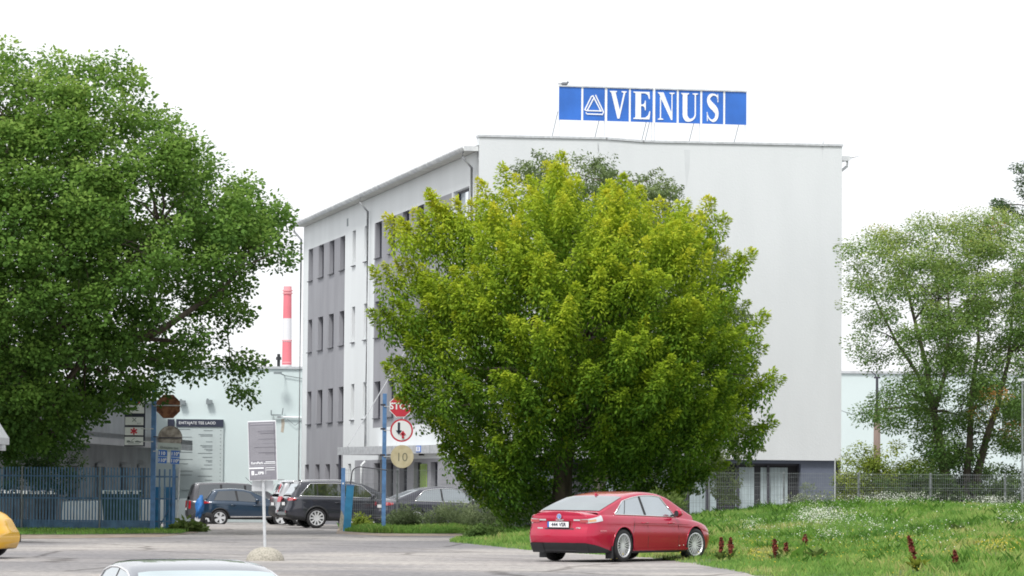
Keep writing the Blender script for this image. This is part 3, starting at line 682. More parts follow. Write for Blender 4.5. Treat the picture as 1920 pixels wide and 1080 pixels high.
# name board on the warehouse wall
x0, zt_ = WX(331, 786); x1, zb_ = WX(418, 919); bo = empty('tenant_board', T(wl.x, 190, -.6), label='tall grey tenant board headed EHITAJATE TEE LAOD on the pale warehouse wall', cat='sign')
b = MB(); b.box(((x0 + x1) / 2, -.09, (zt_ + zb_) / 2), (x1 - x0, .1, zt_ - zb_), M['board']); bb = b.build('panel', bo)
b = MB(); b.box(((x0 + x1) / 2, -.16, zt_ - .19), (x1 - x0, .06, .38), M['navy']); xs_, _ = WX(321, 790); b.box((xs_, -.08, zt_ - .19), (.34, .08, .38), M['navy']); hd = b.build('header', bo)
text('lettering', 'EHITAJATE TEE LAOD', .195, M['signwhite'], hd, T((x0 + x1) / 2 - .13, -.2, zt_ - .19), bold=.0)
b = MB(); random.seed(3)
for i in range(15):
    z = zt_ - .55 - i * .195 + random.uniform(-.03, .03)
    if random.random() < .9: wln = random.uniform(.25, .8); b.box((x1 - .55 - wln / 2, -.145, z), (wln, .01, .035), M['ink'])
    if random.random() < .35: b.box((x1 - .55 - wln / 2 + .05, -.145, z - .07), (wln - .1, .01, .035), M['ink'])
    b.box((x1 - .14, -.145, z), (.05, .01, .04), M['ink'])
    if i % 3 != 1 and i < 13: wln = random.uniform(.35, .75); b.box((x0 + .12 + wln / 2, -.145, z + .05), (wln, .01, .035), M['ink'])
b.build('text_lines', bb)
# shaded wing on the left, running towards the camera
wa = at(290, 800, 189.5); wc = at(-40, 800, 140); ud = Vector((wa.x - wc.x, wa.y - wc.y, 0)); LW = ud.length
wg = empty('loading_wing', frame((wc.x, wc.y, -.4), ud), label='grey loading wing with dark doorways behind the blue picket fence, under the oak', cat='building')
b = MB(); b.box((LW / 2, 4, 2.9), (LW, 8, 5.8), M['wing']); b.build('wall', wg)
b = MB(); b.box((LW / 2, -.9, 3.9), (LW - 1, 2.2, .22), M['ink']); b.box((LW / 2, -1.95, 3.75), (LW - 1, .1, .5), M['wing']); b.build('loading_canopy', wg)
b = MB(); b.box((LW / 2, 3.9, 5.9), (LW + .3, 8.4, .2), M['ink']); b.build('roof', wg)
b = MB(); b.box((LW / 2, -1.2, .55), (LW - .5, 2.3, 1.1), M['board']); b.build('loading_platform', wg)
for q in (.14, .30, .46, .62, .78, .9):
    b = MB(); b.box((LW * q, -.03, 1.3), (2.6 if q < .7 else 2.0, .1, 2.6), M['dark']); d_ = b.build('doorway', wg)
    b = MB(); b.box((LW * q, -.1, 2.68), (2.9, .08, .16), M['wing']); b.build('lintel', d_)
# chimney
cp = at(537.5, 700, 1400); ch = empty('factory_chimney', T(cp.x, 1400, 0), label='tall red and white banded factory chimney rising behind the warehouse', cat='chimney')
def cz(py): return at(537, py, 1400).z
bands = [(537, 551, 'chpink'), (551, 597, 'chred'), (597, 641, 'chwhite'), (641, 684, 'chred'), (684, 760, 'chwhite'), (760, 900, 'chred')]
for a, c, m_ in bands:
    ra, rb = 1.45 + (a - 537) * .0022 + .05, 1.45 + (c - 537) * .0022 + .05
    b = MB(); b.tube((0, 0, cz(c)), (0, 0, cz(a)), rb, ra, M[m_], 24); b.build('shaft_band', ch, False)
b = MB()
for py in (551, 546, 640, 681): b.lathe([(1.5, 0), (1.9, 0), (1.9, .5), (1.5, .5)], M['chpink'], 20, T(0, 0, cz(py)) @ Matrix.Rotation(PI / 2, 4, 'X'))
b.build('gallery', ch)
# ============================================================ FENCES, POSTS AND SIGNS
def on_ground(px, Y): p = at(px, 900, Y); return p.x
# blue picket fence
YF = 119.0
fx0, fx1 = on_ground(-60, YF), on_ground(337, YF)
pf = empty('picket_fence', T(fx0, YF, 0), label='blue metal picket fence on the grass verge at the left, in front of the bins', cat='fence')
npk = 0; Lf = fx1 - fx0; x = 0.05
b_l = MB()
for z in (.30, 1.72, 1.02): b_l.box((Lf / 2, .03, z), (Lf, .04, .05), M['bluefence'])
b_l.build('rail', pf)
kb = (lambda px: on_ground(px, YF) - fx0)
gap0 = kb(286)
b = MB(); b.box((gap0 / 2, .03, .14), (gap0 - .05, .05, .26), M['bluefence']); b.build('kick_plate', pf)
while x < Lf and npk < 98:
    dense = x < gap0
    b = MB(); b.box((x, 0, 1.04 if dense else 1.0), (.042 if dense else .05, .03, 1.92), M['bluefence']); b.build('picket', pf); npk += 1
    x += .098 if dense else .165
for px in (42, 188):
    b = MB(); b.tube((kb(px), -.05, 0), (kb(px), -.05, 2.02), .028, None, M['wire'], 8); b.build('post', pf)
b = MB(); b.tube((kb(333), -.08, -.08), (kb(336), -.02, 2.0), .035, None, M['metal'], 8); b.build('post', pf)
b = MB(); b.box((kb(326), -.05, 1.05), (.09, .09, 2.15), M['bluepole']); b.build('post', pf)
for px, wd in ((294, .22), (319, .30)):
    b = MB(); b.box((kb(px), .15, .72), (wd, .05, 1.35), M['bluepost']); b.build('gate_panel', pf)
b = MB(); b.tube((kb(300), .1, .15), (kb(325), .1, .95), .02, None, M['bluefence'], 6); b.build('brace', pf)
# wire mesh fence
YM = 125.0
def mesh_fence(x0, x1, posts, Y, label, H=2.0, dropz=0):
    f = empty('wire_fence', T(x0, Y, dropz), label=label, cat='fence')
    xs_ = sorted([x0] + posts + [x1])
    for a, c in zip(xs_[:-1], xs_[1:]):
        b = MB(); n = max(1, int((c - a) / .0625)); w_ = .006
        for i in range(n + 1):
            xx = a - x0 + i * (c - a) / n; b.box((xx, 0, H / 2 + .04), (w_, .006, H), M['wire'])
        for z in np.arange(.08, H, .2): b.box(((a + c) / 2 - x0, .006, float(z)), (c - a, .006, .005), M['wire'])
        for z in (.5, 1.0, 1.55, H): b.box(((a + c) / 2 - x0, -.012, z), (c - a, .016, .009), M['wire'])
        b.build('mesh_panel', f)
    for p in posts:
        b = MB(); b.box((p - x0, .04, H / 2 + .02), (.06, .05, H + .08), M['wire']); b.build('post', f)
    return f
pm = [on_ground(p, YM) for p in (745, 891, 1036, 1180, 1325)]
mesh_fence(on_ground(646, YM), on_ground(1325, YM) , pm[:-1], YM, 'galvanised wire mesh fence in front of the dark sedan and behind the yellow-green tree')
pm2 = [on_ground(p, YM + .6) for p in (1330, 1470, 1610, 1745, 1885, 2025)]
mesh_fence(on_ground(1330, YM + .6), on_ground(2025, YM + .6), pm2, YM + .6, 'galvanised wire mesh fence along the back of the grassy bank at the right')
b = MB(); x = on_ground(1565.5, 126.5); b.tube((0, 0, 0), (0, 0, 2.5), .022, None, M['metal'], 8)
tag(b.build('pipe_post', X=T(x, 126.5, 0)), 'thin pale pipe standing at the right corner of the office block behind the mesh fence', 'post')
# middle barrier group
x = on_ground(643.5, 122.5); b = MB(); b.box((0, 0, 1.03), (.13, .10, 2.06), M['bluepole']); b.prism([(-.13, -.05), (.12, -.05), (.09, .35), (-.05, .7), (-.1, .3)], .2, M['concrete'], T(0, -.12, 0)); b.box((.0, -.052, 1.55), (.05, .01, .06), M['signwhite'])
tag(b.build('gate_post', X=T(x, 122.5, 0)), 'slim blue square post with concrete foot at the left end of the mesh fence', 'post')
x = on_ground(651, 121.5); bt = empty('barrier_post', T(x, 121.5, 0) @ Matrix.Rotation(math.radians(4), 4, 'Y'), label='stout turquoise blue post with a bent pipe arched from its top, at the yard entrance', cat='post')
b = MB(); b.box((0, 0, .74), (.24, .18, 1.5), M['bluepost']); b.box((0, 0, 1.5), (.27, .2, .04), M['bluepole']); b.build('post', bt)
b = MB(); pts = [(0, 0, 1.5), (.02, 0, 1.9)] + [(.02 + .25 * (1 - math.cos(t)), 0, 1.9 + .22 * math.sin(t)) for t in np.linspace(.2, PI / 2, 5)] + [(1.15, 0, 2.08)]
b.path(pts, .022, M['frame'], 6); b.build('bent_pipe', bt)
def pole(name, px, Y, ytop, r, m, label, cat, box_=True):
    x = on_ground(px, Y); zt = at(px, ytop, Y).z; e = empty(name, T(x, Y, 0), label=label, cat=cat)
    b = MB(); b.box((0, 0, zt / 2), (r * 2, r * 2, zt), m) if box_ else b.tube((0, 0, 0), (0, 0, zt), r, None, m, 10); b.build('pole', e); return e, x, zt
def disc(b, c, r, m, y, th=.012, n=40, r0=0):
    if r0: b.lathe([(r0, 0), (r, 0), (r, th), (r0, th), (r0, 0)], m, n, T(c[0], y, c[1]))
    else:
        pl = [(c[0] + r * math.cos(2 * PI * k / n), c[1] + r * math.sin(2 * PI * k / n)) for k in range(n)]; b.prism(pl, th, m, T(0, y, 0))
def octo(b, c, r, m, y, th=.012):
    pl = [(c[0] + r * math.cos(PI / 8 + PI / 4 * k), c[1] + r * math.sin(PI / 8 + PI / 4 * k)) for k in range(8)]; b.prism(pl, th, m, T(0, y, 0))
pe_, xp, zt = pole('sign_pole', 720, 122, 738, .065, M['bluepole'], 'tall blue pole carrying the STOP sign and two round signs beside the yellow-green tree', 'pole')
b = MB()
for py in (762, 807, 856):
    z = at(720, py, 122).z; b.box((.18, -.08, z), (.4, .02, .025), M['metal']); b.box((-.05, 0, z + .05), (.16, .15, .06), M['frame'])
b.build('clamp', pe_)
def sgn(name, px, py, Y, label, cat='road sign', grp=None):
    p = at(px, py, Y); return empty(name, T(p.x, p.y, p.z), label=label, cat=cat, group=grp)
ppm = F / 122
st = sgn('stop_sign', 751, 762, 121.85, 'red octagonal STOP sign partly covered by leaves on the blue pole')
b = MB(); octo(b, (0, 0), .385, M['signwhite'], 0, .02); octo(b, (0, 0), .36, M['signred'], -.006, .008); b.build('plate', st)
text('lettering', 'STOP', .30, M['signwhite'], st, T(0, -.012, -.0), bold=.008)
pr = sgn('priority_sign', 753, 807, 121.85, 'round white sign with red rim, black down arrow and red up arrow')
b = MB(); disc(b, (0, 0), .375, M['signred'], 0, .02); disc(b, (0, 0), .32, M['signwhite'], -.006, .008); b.build('plate', pr)
b = MB()
def arrow(b, x, z0, z1, m, y):
    s = 1 if z1 > z0 else -1; b.box((x, y + .005, (z0 + z1 - s * .1) / 2), (.075, .01, abs(z1 - z0) - .1), m)
    b.prism([(x - .1, z1 - s * .14), (x + .1, z1 - s * .14), (x, z1)], .01, m, T(0, y, 0))
arrow(b, -.09, .26, -.14, M['navy'], -.018); b.build('black_arrow', pr)
b = MB(); arrow(b, .045, -.26, .0, M['signred'], -.030); b.build('red_arrow', pr)
sp = sgn('speed_sign', 754, 856, 121.85, 'faded yellowed round sign reading 10, lowest on the blue pole')
b = MB(); disc(b, (0, 0), .375, M['yellowed'], 0, .02); b.build('plate', sp)
text('lettering', '10', .40, mat('worn_ink', (.16, .16, .12), .7), sp, T(-.01, -.004, -.03), bold=-.004)
# left pole group
pe_, xp, zt = pole('sign_pole', 287, 118.6, 724, .075, M['bluepole'], 'tall blue pole with rusty and parking signs rising at the picket fence', 'pole')
b = MB()
for py, xa, xb in ((761, 0, .9), (804, -.4, 0), (819, 0, .9), (828, -.4, 0), (846, 0, .3)):
    z = at(287, py, 118.6).z; b.box(((xa + xb) / 2, -.1, z), (xb - xa, .025, .03), M['metal'] if py != 819 else M['frame'])
b.build('bracket', pe_)
ro = sgn('rusty_octagon_sign', 315.5, 762, 118.4, 'rusty brown back of an octagonal sign on the left blue pole')
b = MB(); octo(b, (0, 0), .405, M['rust'], 0, .012); b.box((0, -.02, .03), (.74, .02, .03), M['metal']); b.build('plate', ro)
rd = sgn('round_sign_back', 319, 821, 118.4, 'weathered grey-brown back of a round sign above the address plate')
b = MB(); disc(b, (0, 0), .375, M['rust2'], 0, .012); b.box((0, -.02, .0), (.72, .02, .04), M['frame']); disc(b, (0, 0), .385, M['frame'], .004, .016, r0=.37); b.build('plate', rd)
# address plate
ad = sgn('address_sign', 317, 849, 118.25, 'small address plate with four blue number tiles 110, on the left blue pole')
RA = Matrix.Rotation(math.radians(2.5), 4, 'Y')
b = MB(); b.box((0, 0, .17), (.74, .02, .28), M['board'], RA); b.box((0, .004, -.13), (.08, .01, .35), M['signwhite'], RA); b.build('plate', ad)
text('lettering', 'Ehitajate tee', .115, M['ink'], ad, RA @ T(0, -.016, .16), bold=.002)
for i, (sx, sz, s1, s2) in enumerate(((-.2, -.02, '110', ''), (.2, -.02, '110', 'A'), (-.2, -.24, '110', 'B'), (.2, -.24, '110', 'E'))):
    b = MB(); b.box((sx, -.004, sz), (.28, .02, .20), M['signblue'], RA); t_ = b.build('number_tile', ad)
    text('lettering', s1, .15, M['signwhite'], t_, RA @ T(sx - .03, -.018, sz - .01), bold=.005)
    if s2: text('lettering', s2, .09, M['signwhite'], t_, RA @ T(sx + .105, -.018, sz + .03), bold=.003)
# parking board to the left
pb = sgn('parking_sign', 254, 780, 118.5, 'tall dark framed sign stack with no-stopping disc, red asterisk and tow truck plates')
k = 118.5 / F
def lx(px): return (px - 254) * k
def lz(py): return (780 - py) * k
b = MB(); b.box((lx(253), .02, lz(779)), (35 * k + .06, .02, 116 * k), M['navy']); b.build('backing', pb)
def pnl(x0, y0, x1, y1): 
    b = MB(); b.box((lx((x0 + x1) / 2), 0, lz((y0 + y1) / 2)), ((x1 - x0) * k, .02, (y1 - y0) * k), M['signwhite']); return b.build('panel', pb)
p1 = pnl(235, 722, 270, 775); p2 = pnl(235, 782, 269, 797); p3 = pnl(234.5, 801, 269, 816); p4 = pnl(234.5, 819, 269, 834.5)
b = MB(); disc(b, (lx(253), lz(747)), .21, M['signred'], -.018, .008); disc(b, (lx(253), lz(747)), .175, M['signblue'], -.024, .008)
for a in (PI / 4, -PI / 4): b.box((0, 0, 0), (.36, .006, .045), M['signred'], T(lx(253), -.027 - (.004 if a > 0 else 0), lz(747)) @ Matrix.Rotation(a, 4, 'Y'))
b.build('no_stopping_disc', p1)
b = MB()
for a in (PI / 4, -PI / 4): b.box((0, 0, 0), (.17, .006, .022), M['ink'], T(lx(252), -.014 - (.003 if a > 0 else 0), lz(787)) @ Matrix.Rotation(a, 4, 'Y'))
b.build('cross_mark', p2); text('lettering', '8-17', .06, M['ink'], p2, T(lx(261), -.014, lz(794)))
b = MB()
for i, a in enumerate((0, PI / 3, -PI / 3)): b.box((0, 0, 0), (.05, .006, .225), M['signred'], T(lx(251.5), -.014 - .003 * i, lz(808.5)) @ Matrix.Rotation(a, 4, 'Y'))
b.build('asterisk', p3)
b = MB(); b.prism([(-.22, -.03), (-.22, .03), (-.15, .04), (-.1, 0), (.0, .0), (.0, -.03)], .008, M['ink'], T(lx(251.5), -.018, lz(828))); b.prism([(.03, .0), (.1, .035), (.16, .02), (.23, 0), (.23, -.03), (.04, -.02)], .008, M['ink'], T(lx(251.5), -.018, lz(828)))
b.box((0, 0, 0), (.15, .008, .012), M['ink'], T(lx(250), -.018, lz(824)) @ Matrix.Rotation(-.7, 4, 'Y')); b.build('tow_truck', p4)
b = MB(); b.box((lx(251.5), -.014, lz(832)), (.36, .006, .014), M['ink']); b.build('text_line', p4)
# parking terms board on a concrete foot
Yb = 76.0; kb_ = Yb / F; xb = on_ground(499, Yb)
ib = empty('parking_notice', T(xb, Yb, 0), label='leaning grey parking notice board on a thin post in the middle of the forecourt', cat='sign')
b = MB(); topx = (490 - 499) * kb_; b.tube((0, 0, .05), (topx, 0, at(490, 800, Yb).z), .033, None, M['metal'], 10); b.build('post', ib)
cxb, czb = (492 - 499) * kb_, at(492, 845, Yb).z; RB = T(cxb, -.05, czb) @ Matrix.Rotation(math.radians(-2.3), 4, 'Y') @ Matrix.Rotation(math.radians(-9), 4, 'Z')
BW, BH = 54 * kb_, 112 * kb_
b = MB(); b.box((0, 0, 0), (BW, .02, BH), M['signwhite'], RB); brd = b.build('board', ib)
b = MB(); b.box((0, -.014, BH * .12), (BW - .024, .008, BH * .725), M['signgrey'], RB); b.box((0, -.014, -BH * .37), (BW - .024, .008, BH * .235), M['signgrey'], RB); b.build('printed_panel', brd)
b = MB(); random.seed(5)
b.box((0, -.022, BH * .447), (BW * .8, .004, .02), M['signgrey2'], RB)
z = BH * .405
while z > -BH * .17:
    b.box((-.0, -.022, z), (BW * .84, .004, .011), M['signgrey2'], RB); z -= .0185
b.build('text_lines', brd)
b = MB()
for q, x_, l_ in ((.335, .1, .36), (.31, .1, .36), (.285, .12, .3), (.19, .1, .36), (.125, .14, .26), (.06, .06, .45), (-.035, .1, .36), (-.055, .16, .2)): b.box((x_ + .0, -.027, BH * q), (l_, .004, .009), M['signgrey'], RB)
b.build('ruled_line', brd)
text('lettering', 'EuroPark', .066, M['signwhite'], brd, RB @ T(-BW * .20, -.022, -BH * .205), bold=.002)
b = MB(); b.box((BW * .27, -.022, -BH * .19), (.2, .004, .014), M['signwhite'], RB); b.box((BW * .25, -.022, -BH * .215), (.24, .004, .014), M['signwhite'], RB)
b.box((-.13, -.022, -BH * .29), (.30, .004, .03), M['signwhite'], RB); b.box((-BW * .36, -.022, -BH * .37), (.055, .004, .085), M['signwhite'], RB); b.box((-BW * .24, -.022, -BH * .395), (.06, .004, .018), M['signwhite'], RB)
b.box((BW * .26, -.022, -BH * .29), (.2, .004, .012), M['signwhite'], RB); b.box((BW * .27, -.022, -BH * .325), (.18, .004, .012), M['signwhite'], RB); b.box((BW * .1, -.022, -BH * .34), (.006, .004, .14), M['signwhite'], RB)
for i in range(4): b.box((-.04 , -.022, -BH * (.425 + .018 * i)), (BW * .7, .004, .008), M['signgrey2'], RB)
b.build('print', brd)
text('lettering', 'EPB', .075, M['signwhite'], brd, RB @ T(-BW * .07, -.022, -BH * .375), bold=.003)
zp = at(492, 911, Yb).z; b = MB(); b.box(((492 - 499) * kb_ - .0, .06, zp), (40 * kb_, .01, 20 * kb_), M['metal']); b.build('back_plate', ib)
b = MB(); R0 = 36 * kb_; b.lathe([(R0 * 1.0, -.02), (R0 * .99, .03), (R0 * .93, .10), (R0 * .80, .17), (R0 * .6, .225), (R0 * .35, .26), (.04, .275), (.0, .275)], M['concrete'], 32, Matrix.Rotation(PI / 2, 4, 'X'))
ft = b.build('concrete_foot', ib, True)
# lamp pole and far right pole
x = on_ground(1644, 175); zt = at(1644, 706, 175).z
lp = empty('utility_pole', T(x, 175, -.5), label='thin brown utility pole with a small lamp before the pale warehouse at right', cat='pole')
b = MB(); zm = at(1644, 778, 175).z + .5; b.tube((0, 0, 0), (0, 0, zm), .19, .15, M['wood'], 10); b.tube((0, 0, zm), (0, 0, zt + .5), .07, .06, M['frame'], 8); b.build('pole', lp)
b = MB(); b.path([(0, 0, zt + .3), (-.1, 0, zt + .6), (-.3, 0, zt + .75)], .03, M['frame'], 6); b.box((0, 0, zt + .45), (.3, .12, .08), M['frame']); b.build('lamp', lp)
b = MB(); a = at(1578, 770, 176); c = at(1644, 765, 175); d = at(1925, 752, 176)
pts = [a.lerp(c, t) - Vector((0, 0, .25 * math.sin(PI * t))) for t in np.linspace(0, 1, 8)] + [c.lerp(d, t) - Vector((0, 0, .5 * math.sin(PI * t))) for t in np.linspace(.05, 1, 12)]
b.path(pts, .018, M['ink'], 5); tag(b.build('cable'), 'thin grey cable sagging across the pale warehouse wall at the right', 'cable')
x = on_ground(1917, 128); b = MB(); b.tube((0, 0, 0), (0, 0, at(1917, 715, 128).z),   .04, .035, M['wire'], 10); b.box((0, 0, at(1917, 712, 128).z), (.3, .1, .08), M['metal'])
tag(b.build('lamp_pole', X=T(x, 128, 0)), 'pale grey pole rising behind the mesh fence at the right edge of the picture', 'pole')
# kiosk roof at the left edge
p = at(-5, 817, 95)
kr = empty('kiosk', T(p.x, 95, 0), label='small kiosk with a white sloping roof edge just entering at the left edge', cat='kiosk')
b = MB(); zc = p.z
b.prism([(-2.6, .35), (-.10, .35), (.16, -.05), (.16, -.22), (-2.6, -.22)], 2.2, M['metal'], T(0, -1.1, zc)); b.build('roof', kr)
b = MB(); b.box((-1.22, 0, zc - .30), (2.6, 2.1, .14), M['metal']); b.box((.12, 0, zc - .27), (.10, .5, .08), M['metal']); b.build('soffit', kr)
b = MB(); b.box((-1.5, 0, (zc - .37) / 2), (1.9, 1.9, zc - .37), M['board']); b.build('wall', kr)
b = MB(); b.box((-1.5, -.97, 1.6), (1.2, .04, .9), M['pane']); b.build('window', kr)
# ------------------------------------------------------------ bins
def bin_(px0, px1, Y, H, m, label, grp, ang=0):
    x0, x1 = on_ground(px0, Y), on_ground(px1, Y); W = x1 - x0
    e = empty('waste_container', T((x0 + x1) / 2, Y, 0) @ Matrix.Rotation(ang, 4, 'Z'), label=label, cat='bin', group=grp)
    b = MB(); w1, w0, d1, d0 = W / 2, W / 2 * .9, .42, .36
    vs = [(-w0, -d0, .14), (w0, -d0, .14), (w0, d0, .14), (-w0, d0, .14), (-w1, -d1, H * .86), (w1, -d1, H * .86), (w1, d1, H * .86), (-w1, d1, H * .86)]
    b.add(vs, [(0, 3, 2, 1), (4, 5, 6, 7), (0, 1, 5, 4), (1, 2, 6, 5), (2, 3, 7, 6), (3, 0, 4, 7)], m)
    for i in range(5): b.box((-w0 * .8 + i * w0 * .4, -d1 - .005, H * .5), (.05, .05, H * .55), m)
    b.box((0, 0, H * .86), (W + .06, .9, .05), m); b.build('body', e)
    b = MB(); P = [[(x_, -.46 + .92 * t, H * .88 + .14 * math.sin(PI * min(1, .25 + t * .75))) for t in np.linspace(0, 1, 8)] for x_ in (-w1 - .04, w1 + .04)]
    b.grid(P, m); b.box((0, -.46, H * .90), (W + .08, .03, .06), m); ld = b.build('lid', e)
    b = MB()
    n = 9
    for i in range(n): b.box((-w1 + (i + .5) * W / n, -.482, H * .935), (W / n * .62, .02, .10), M['binlid'])
    b.build('white_stripe', ld)
    for sx in (-1, 1):
        for sy in (-1, 1):
            b = MB(); b.lathe([(0, -.03), (.08, -.03), (.08, .03), (0, .03)], M['rubber'], 14, T(sx * w0 * .8, sy * .3, .08)); b.build('wheel', e)
bin_(-30, 48, 124.5, 1.27, M['binblack'], 'dark grey wheeled container behind the fence, leftmost of the three bins', 'waste containers behind the blue fence', .12)
bin_(46, 115, 124, 1.25, M['binblack'], 'dark grey wheeled container with striped lid, middle of the three bins', 'waste containers behind the blue fence', -.12)
bin_(194, 265, 123.5, 1.28, M['bingreen'], 'green wheeled container with white striped lid behind the blue fence', 'waste containers behind the blue fence')

# ============================================================ TREES
def pip(px, py, poly): return inside(np.asarray(px, float), np.asarray(py, float), poly)
def leaves(C, D, n_per, rad, size, aspect, droop, tintb, tvar, plume=False, flat=1.0):
    """C: clump centres, D: growth directions; returns vertices, faces, tint"""
    n = len(C) * n_per; ci = np.repeat(np.arange(len(C)), n_per)
    if plume:
        t = RNG.random(n) ** .8; rr = rad * (1 - .85 * t ** 1.3) * np.sqrt(RNG.random(n)); a = RNG.uniform(0, 2 * PI, n)
        off = D[ci] * ((t - .68) * rad * 3.0)[:, None]
        u = np.cross(D[ci], [0.3, .2, 1]); u /= np.linalg.norm(u, axis=1)[:, None] + 1e-6; v = np.cross(D[ci], u)
        off += u * (rr * np.cos(a))[:, None] + v * (rr * np.sin(a))[:, None]; tt = t
    else:
        d = RNG.normal(size=(n, 3)); d /= np.linalg.norm(d, axis=1)[:, None]; r = rad * RNG.random(n) ** .45
        off = d * r[:, None]; off[:, 2] *= flat; tt = .5 + .5 * d[:, 2]  # leaves on a clump's upper side get a lighter tint, imitating light from above
    P = C[ci] + off
    out = off.copy(); out[:, 2] *= .3; out /= np.linalg.norm(out, axis=1)[:, None] + 1e-6
    ax = out + RNG.normal(0, .45, (n, 3)); ax[:, 2] -= droop; ax /= np.linalg.norm(ax, axis=1)[:, None]
    rad_ = off / (np.linalg.norm(off, axis=1)[:, None] + 1e-6); sd = np.cross(np.cross(ax, rad_ * .8 + D[ci] * .5 + RNG.normal(0, .38, (n, 3)) + [0, 0, .35]), ax); sd = np.cross(ax, sd); sd /= np.linalg.norm(sd, axis=1)[:, None] + 1e-6
    s = size * RNG.uniform(.6, 1.3, n)[:, None]; nr = np.cross(ax, sd)
    V = np.stack([P, P + ax * s * .5 + sd * s * aspect - nr * s * .06, P + ax * s - nr * s * .12, P + ax * s * .5 - sd * s * aspect - nr * s * .06], 1).reshape(-1, 3)
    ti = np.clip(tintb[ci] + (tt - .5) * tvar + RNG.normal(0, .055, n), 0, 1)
    return V, np.arange(4 * n).reshape(n, 4), np.repeat(ti, 4)
def crown_points(poly, Yc, R, n, shell=.75, holes=(), asym=1.0):
    xs_ = [p[0] for p in poly]; ys_ = [p[1] for p in poly]; out = []; k = Yc / F
    pc = poly + [poly[0]]
    while len(out) < n:
        m_ = 4000; px = RNG.uniform(min(xs_), max(xs_), m_); py = RNG.uniform(min(ys_), max(ys_), m_)
        ok = pip(px, py, poly)
        for hx, hy, hr in holes: ok &= (np.hypot(px - hx, py - hy) > hr * RNG.uniform(.75, 1.25, m_))
        px, py = px[ok], py[ok]
        d = seg_dist(px, py, pc) * k; T_ = np.sqrt(np.clip(R * R - np.clip(R - d, 0, None) ** 2, 0, None))
        w_ = np.where(RNG.random(len(px)) < shell, RNG.uniform(.72, 1, len(px)), RNG.uniform(0, .8, len(px))) * np.where(RNG.random(len(px)) < .5, 1, -1)
        acc = RNG.random(len(px)) < (.4 + .6 * T_ / R)
        for a, c, w2, t in zip(px[acc], py[acc], w_[acc], T_[acc]): out.append(tuple(at(a, c, Yc + w2 * t * asym)))
    return np.array(out[:n])
def limb_path(p0, p1, sag=.15, n=7, wob=.15):
    p0, p1 = Vector(p0), Vector(p1); d = p1 - p0; L = d.length; pts = []
    for i in range(n):
        t = i / (n - 1); q = p0.lerp(p1, t); q.z += math.sin(PI * t) * L * sag * (1 if d.z > 0 else .5)
        if 0 < i < n - 1: q += Vector((random.gauss(0, 1), random.gauss(0, 1), random.gauss(0, .6))) * wob * L * .12
        pts.append(q)
    return pts
def tree(name, label, cat, base, trunk_pts, trunk_r, crown_sets, m_leaf, m_bark, limb_targets, limb_r, twig_every=3, group=None, kind_leaf='crown'):
    e = empty(name, T(*base), label=label, cat=cat, group=group); bo = Vector(base)
    b = MB()
    for pts, rs in zip(trunk_pts, trunk_r): b.path([Vector(p) - bo for p in pts], rs, m_bark, 10)
    b.build('trunk', e, True)
    nodes = [Vector(p) for pts in trunk_pts for p in pts[1:]]; nr = [r for rs in trunk_r for r in rs[1:]]
    b = MB(); ends = []
    for tgt in limb_targets:
        tgt = Vector(tgt); j = min(range(len(nodes)), key=lambda i: (nodes[i] - tgt).length + (2.5 if nodes[i].z > tgt.z + .2 else 0))
        pts = limb_path(nodes[j], tgt, .10); r = min(limb_r, nr[j] * .7)
        b.path([p - bo for p in pts], [r * (1 - .75 * i / 6) for i in range(7)], m_bark, 7)
        ends += [(p, r * (1 - .75 * i / 6)) for i, p in enumerate(pts) if i > 1]
    for C in crown_sets:
        for c in C['C'][::twig_every]:
            c = Vector(c); p, r = min(ends, key=lambda q: (q[0] - c).length) if ends else (nodes[-1], .1)
            if (p - c).length > 4: continue
            pts = limb_path(p, c, .08, 5); r0 = min(r * .6, .05)
            b.path([q - bo for q in pts], [r0, r0 * .8, r0 * .6, r0 * .4, r0 * .25], m_bark, 4)
    b.build('limb', e, True)
    Vs, Fs, Ts, o = [], [], [], 0
    for C in crown_sets:
        V, Fq, ti = leaves(**C); Vs.append(V - np.array(bo)); Fs.append(Fq + o); Ts.append(ti); o += len(V)
    np_mesh(kind_leaf, np.concatenate(Vs), np.concatenate(Fs), m_leaf, np.concatenate(Ts), e)
    return e
def dirs(C, cen, up=.8):
    D = C - np.array(cen); D /= np.linalg.norm(D, axis=1)[:, None] + 1e-6; D[:, 2] = D[:, 2] * .5 + up; D[:, :2] *= .7
    D += RNG.normal(0, .15, D.shape); return D / np.linalg.norm(D, axis=1)[:, None]
# --- yellow-green maple in front of the office
random.seed(11)
YT = 113.0
MP = [(990, 360), (1012, 338), (1045, 322), (1075, 345), (1100, 362), (1150, 340), (1185, 358), (1215, 365), (1250, 380), (1285, 400), (1310, 420), (1328, 445), (1338, 475), (1368, 500), (1358, 525), (1380, 565), (1398, 605), (1385, 645), (1395, 685), (1415, 715), (1395, 735), (1370, 745), (1405, 800), (1385, 815), (1345, 820), (1350, 850), (1315, 865), (1280, 880), (1250, 905), (1215, 900), (1180, 870), (1130, 885), (1080, 870), (1020, 890), (960, 915), (915, 920), (900, 890), (900, 850), (865, 815), (820, 795), (815, 770), (800, 720), (800, 680), (790, 630), (800, 575), (795, 530), (815, 490), (835, 450), (855, 430), (880, 410), (915, 375), (945, 370), (960, 345)]
cen = at(1075, 640, YT)
C1 = crown_points(MP, YT, 5.2, 820, .85, [(748, 765, 30), (800, 740, 14)]); 
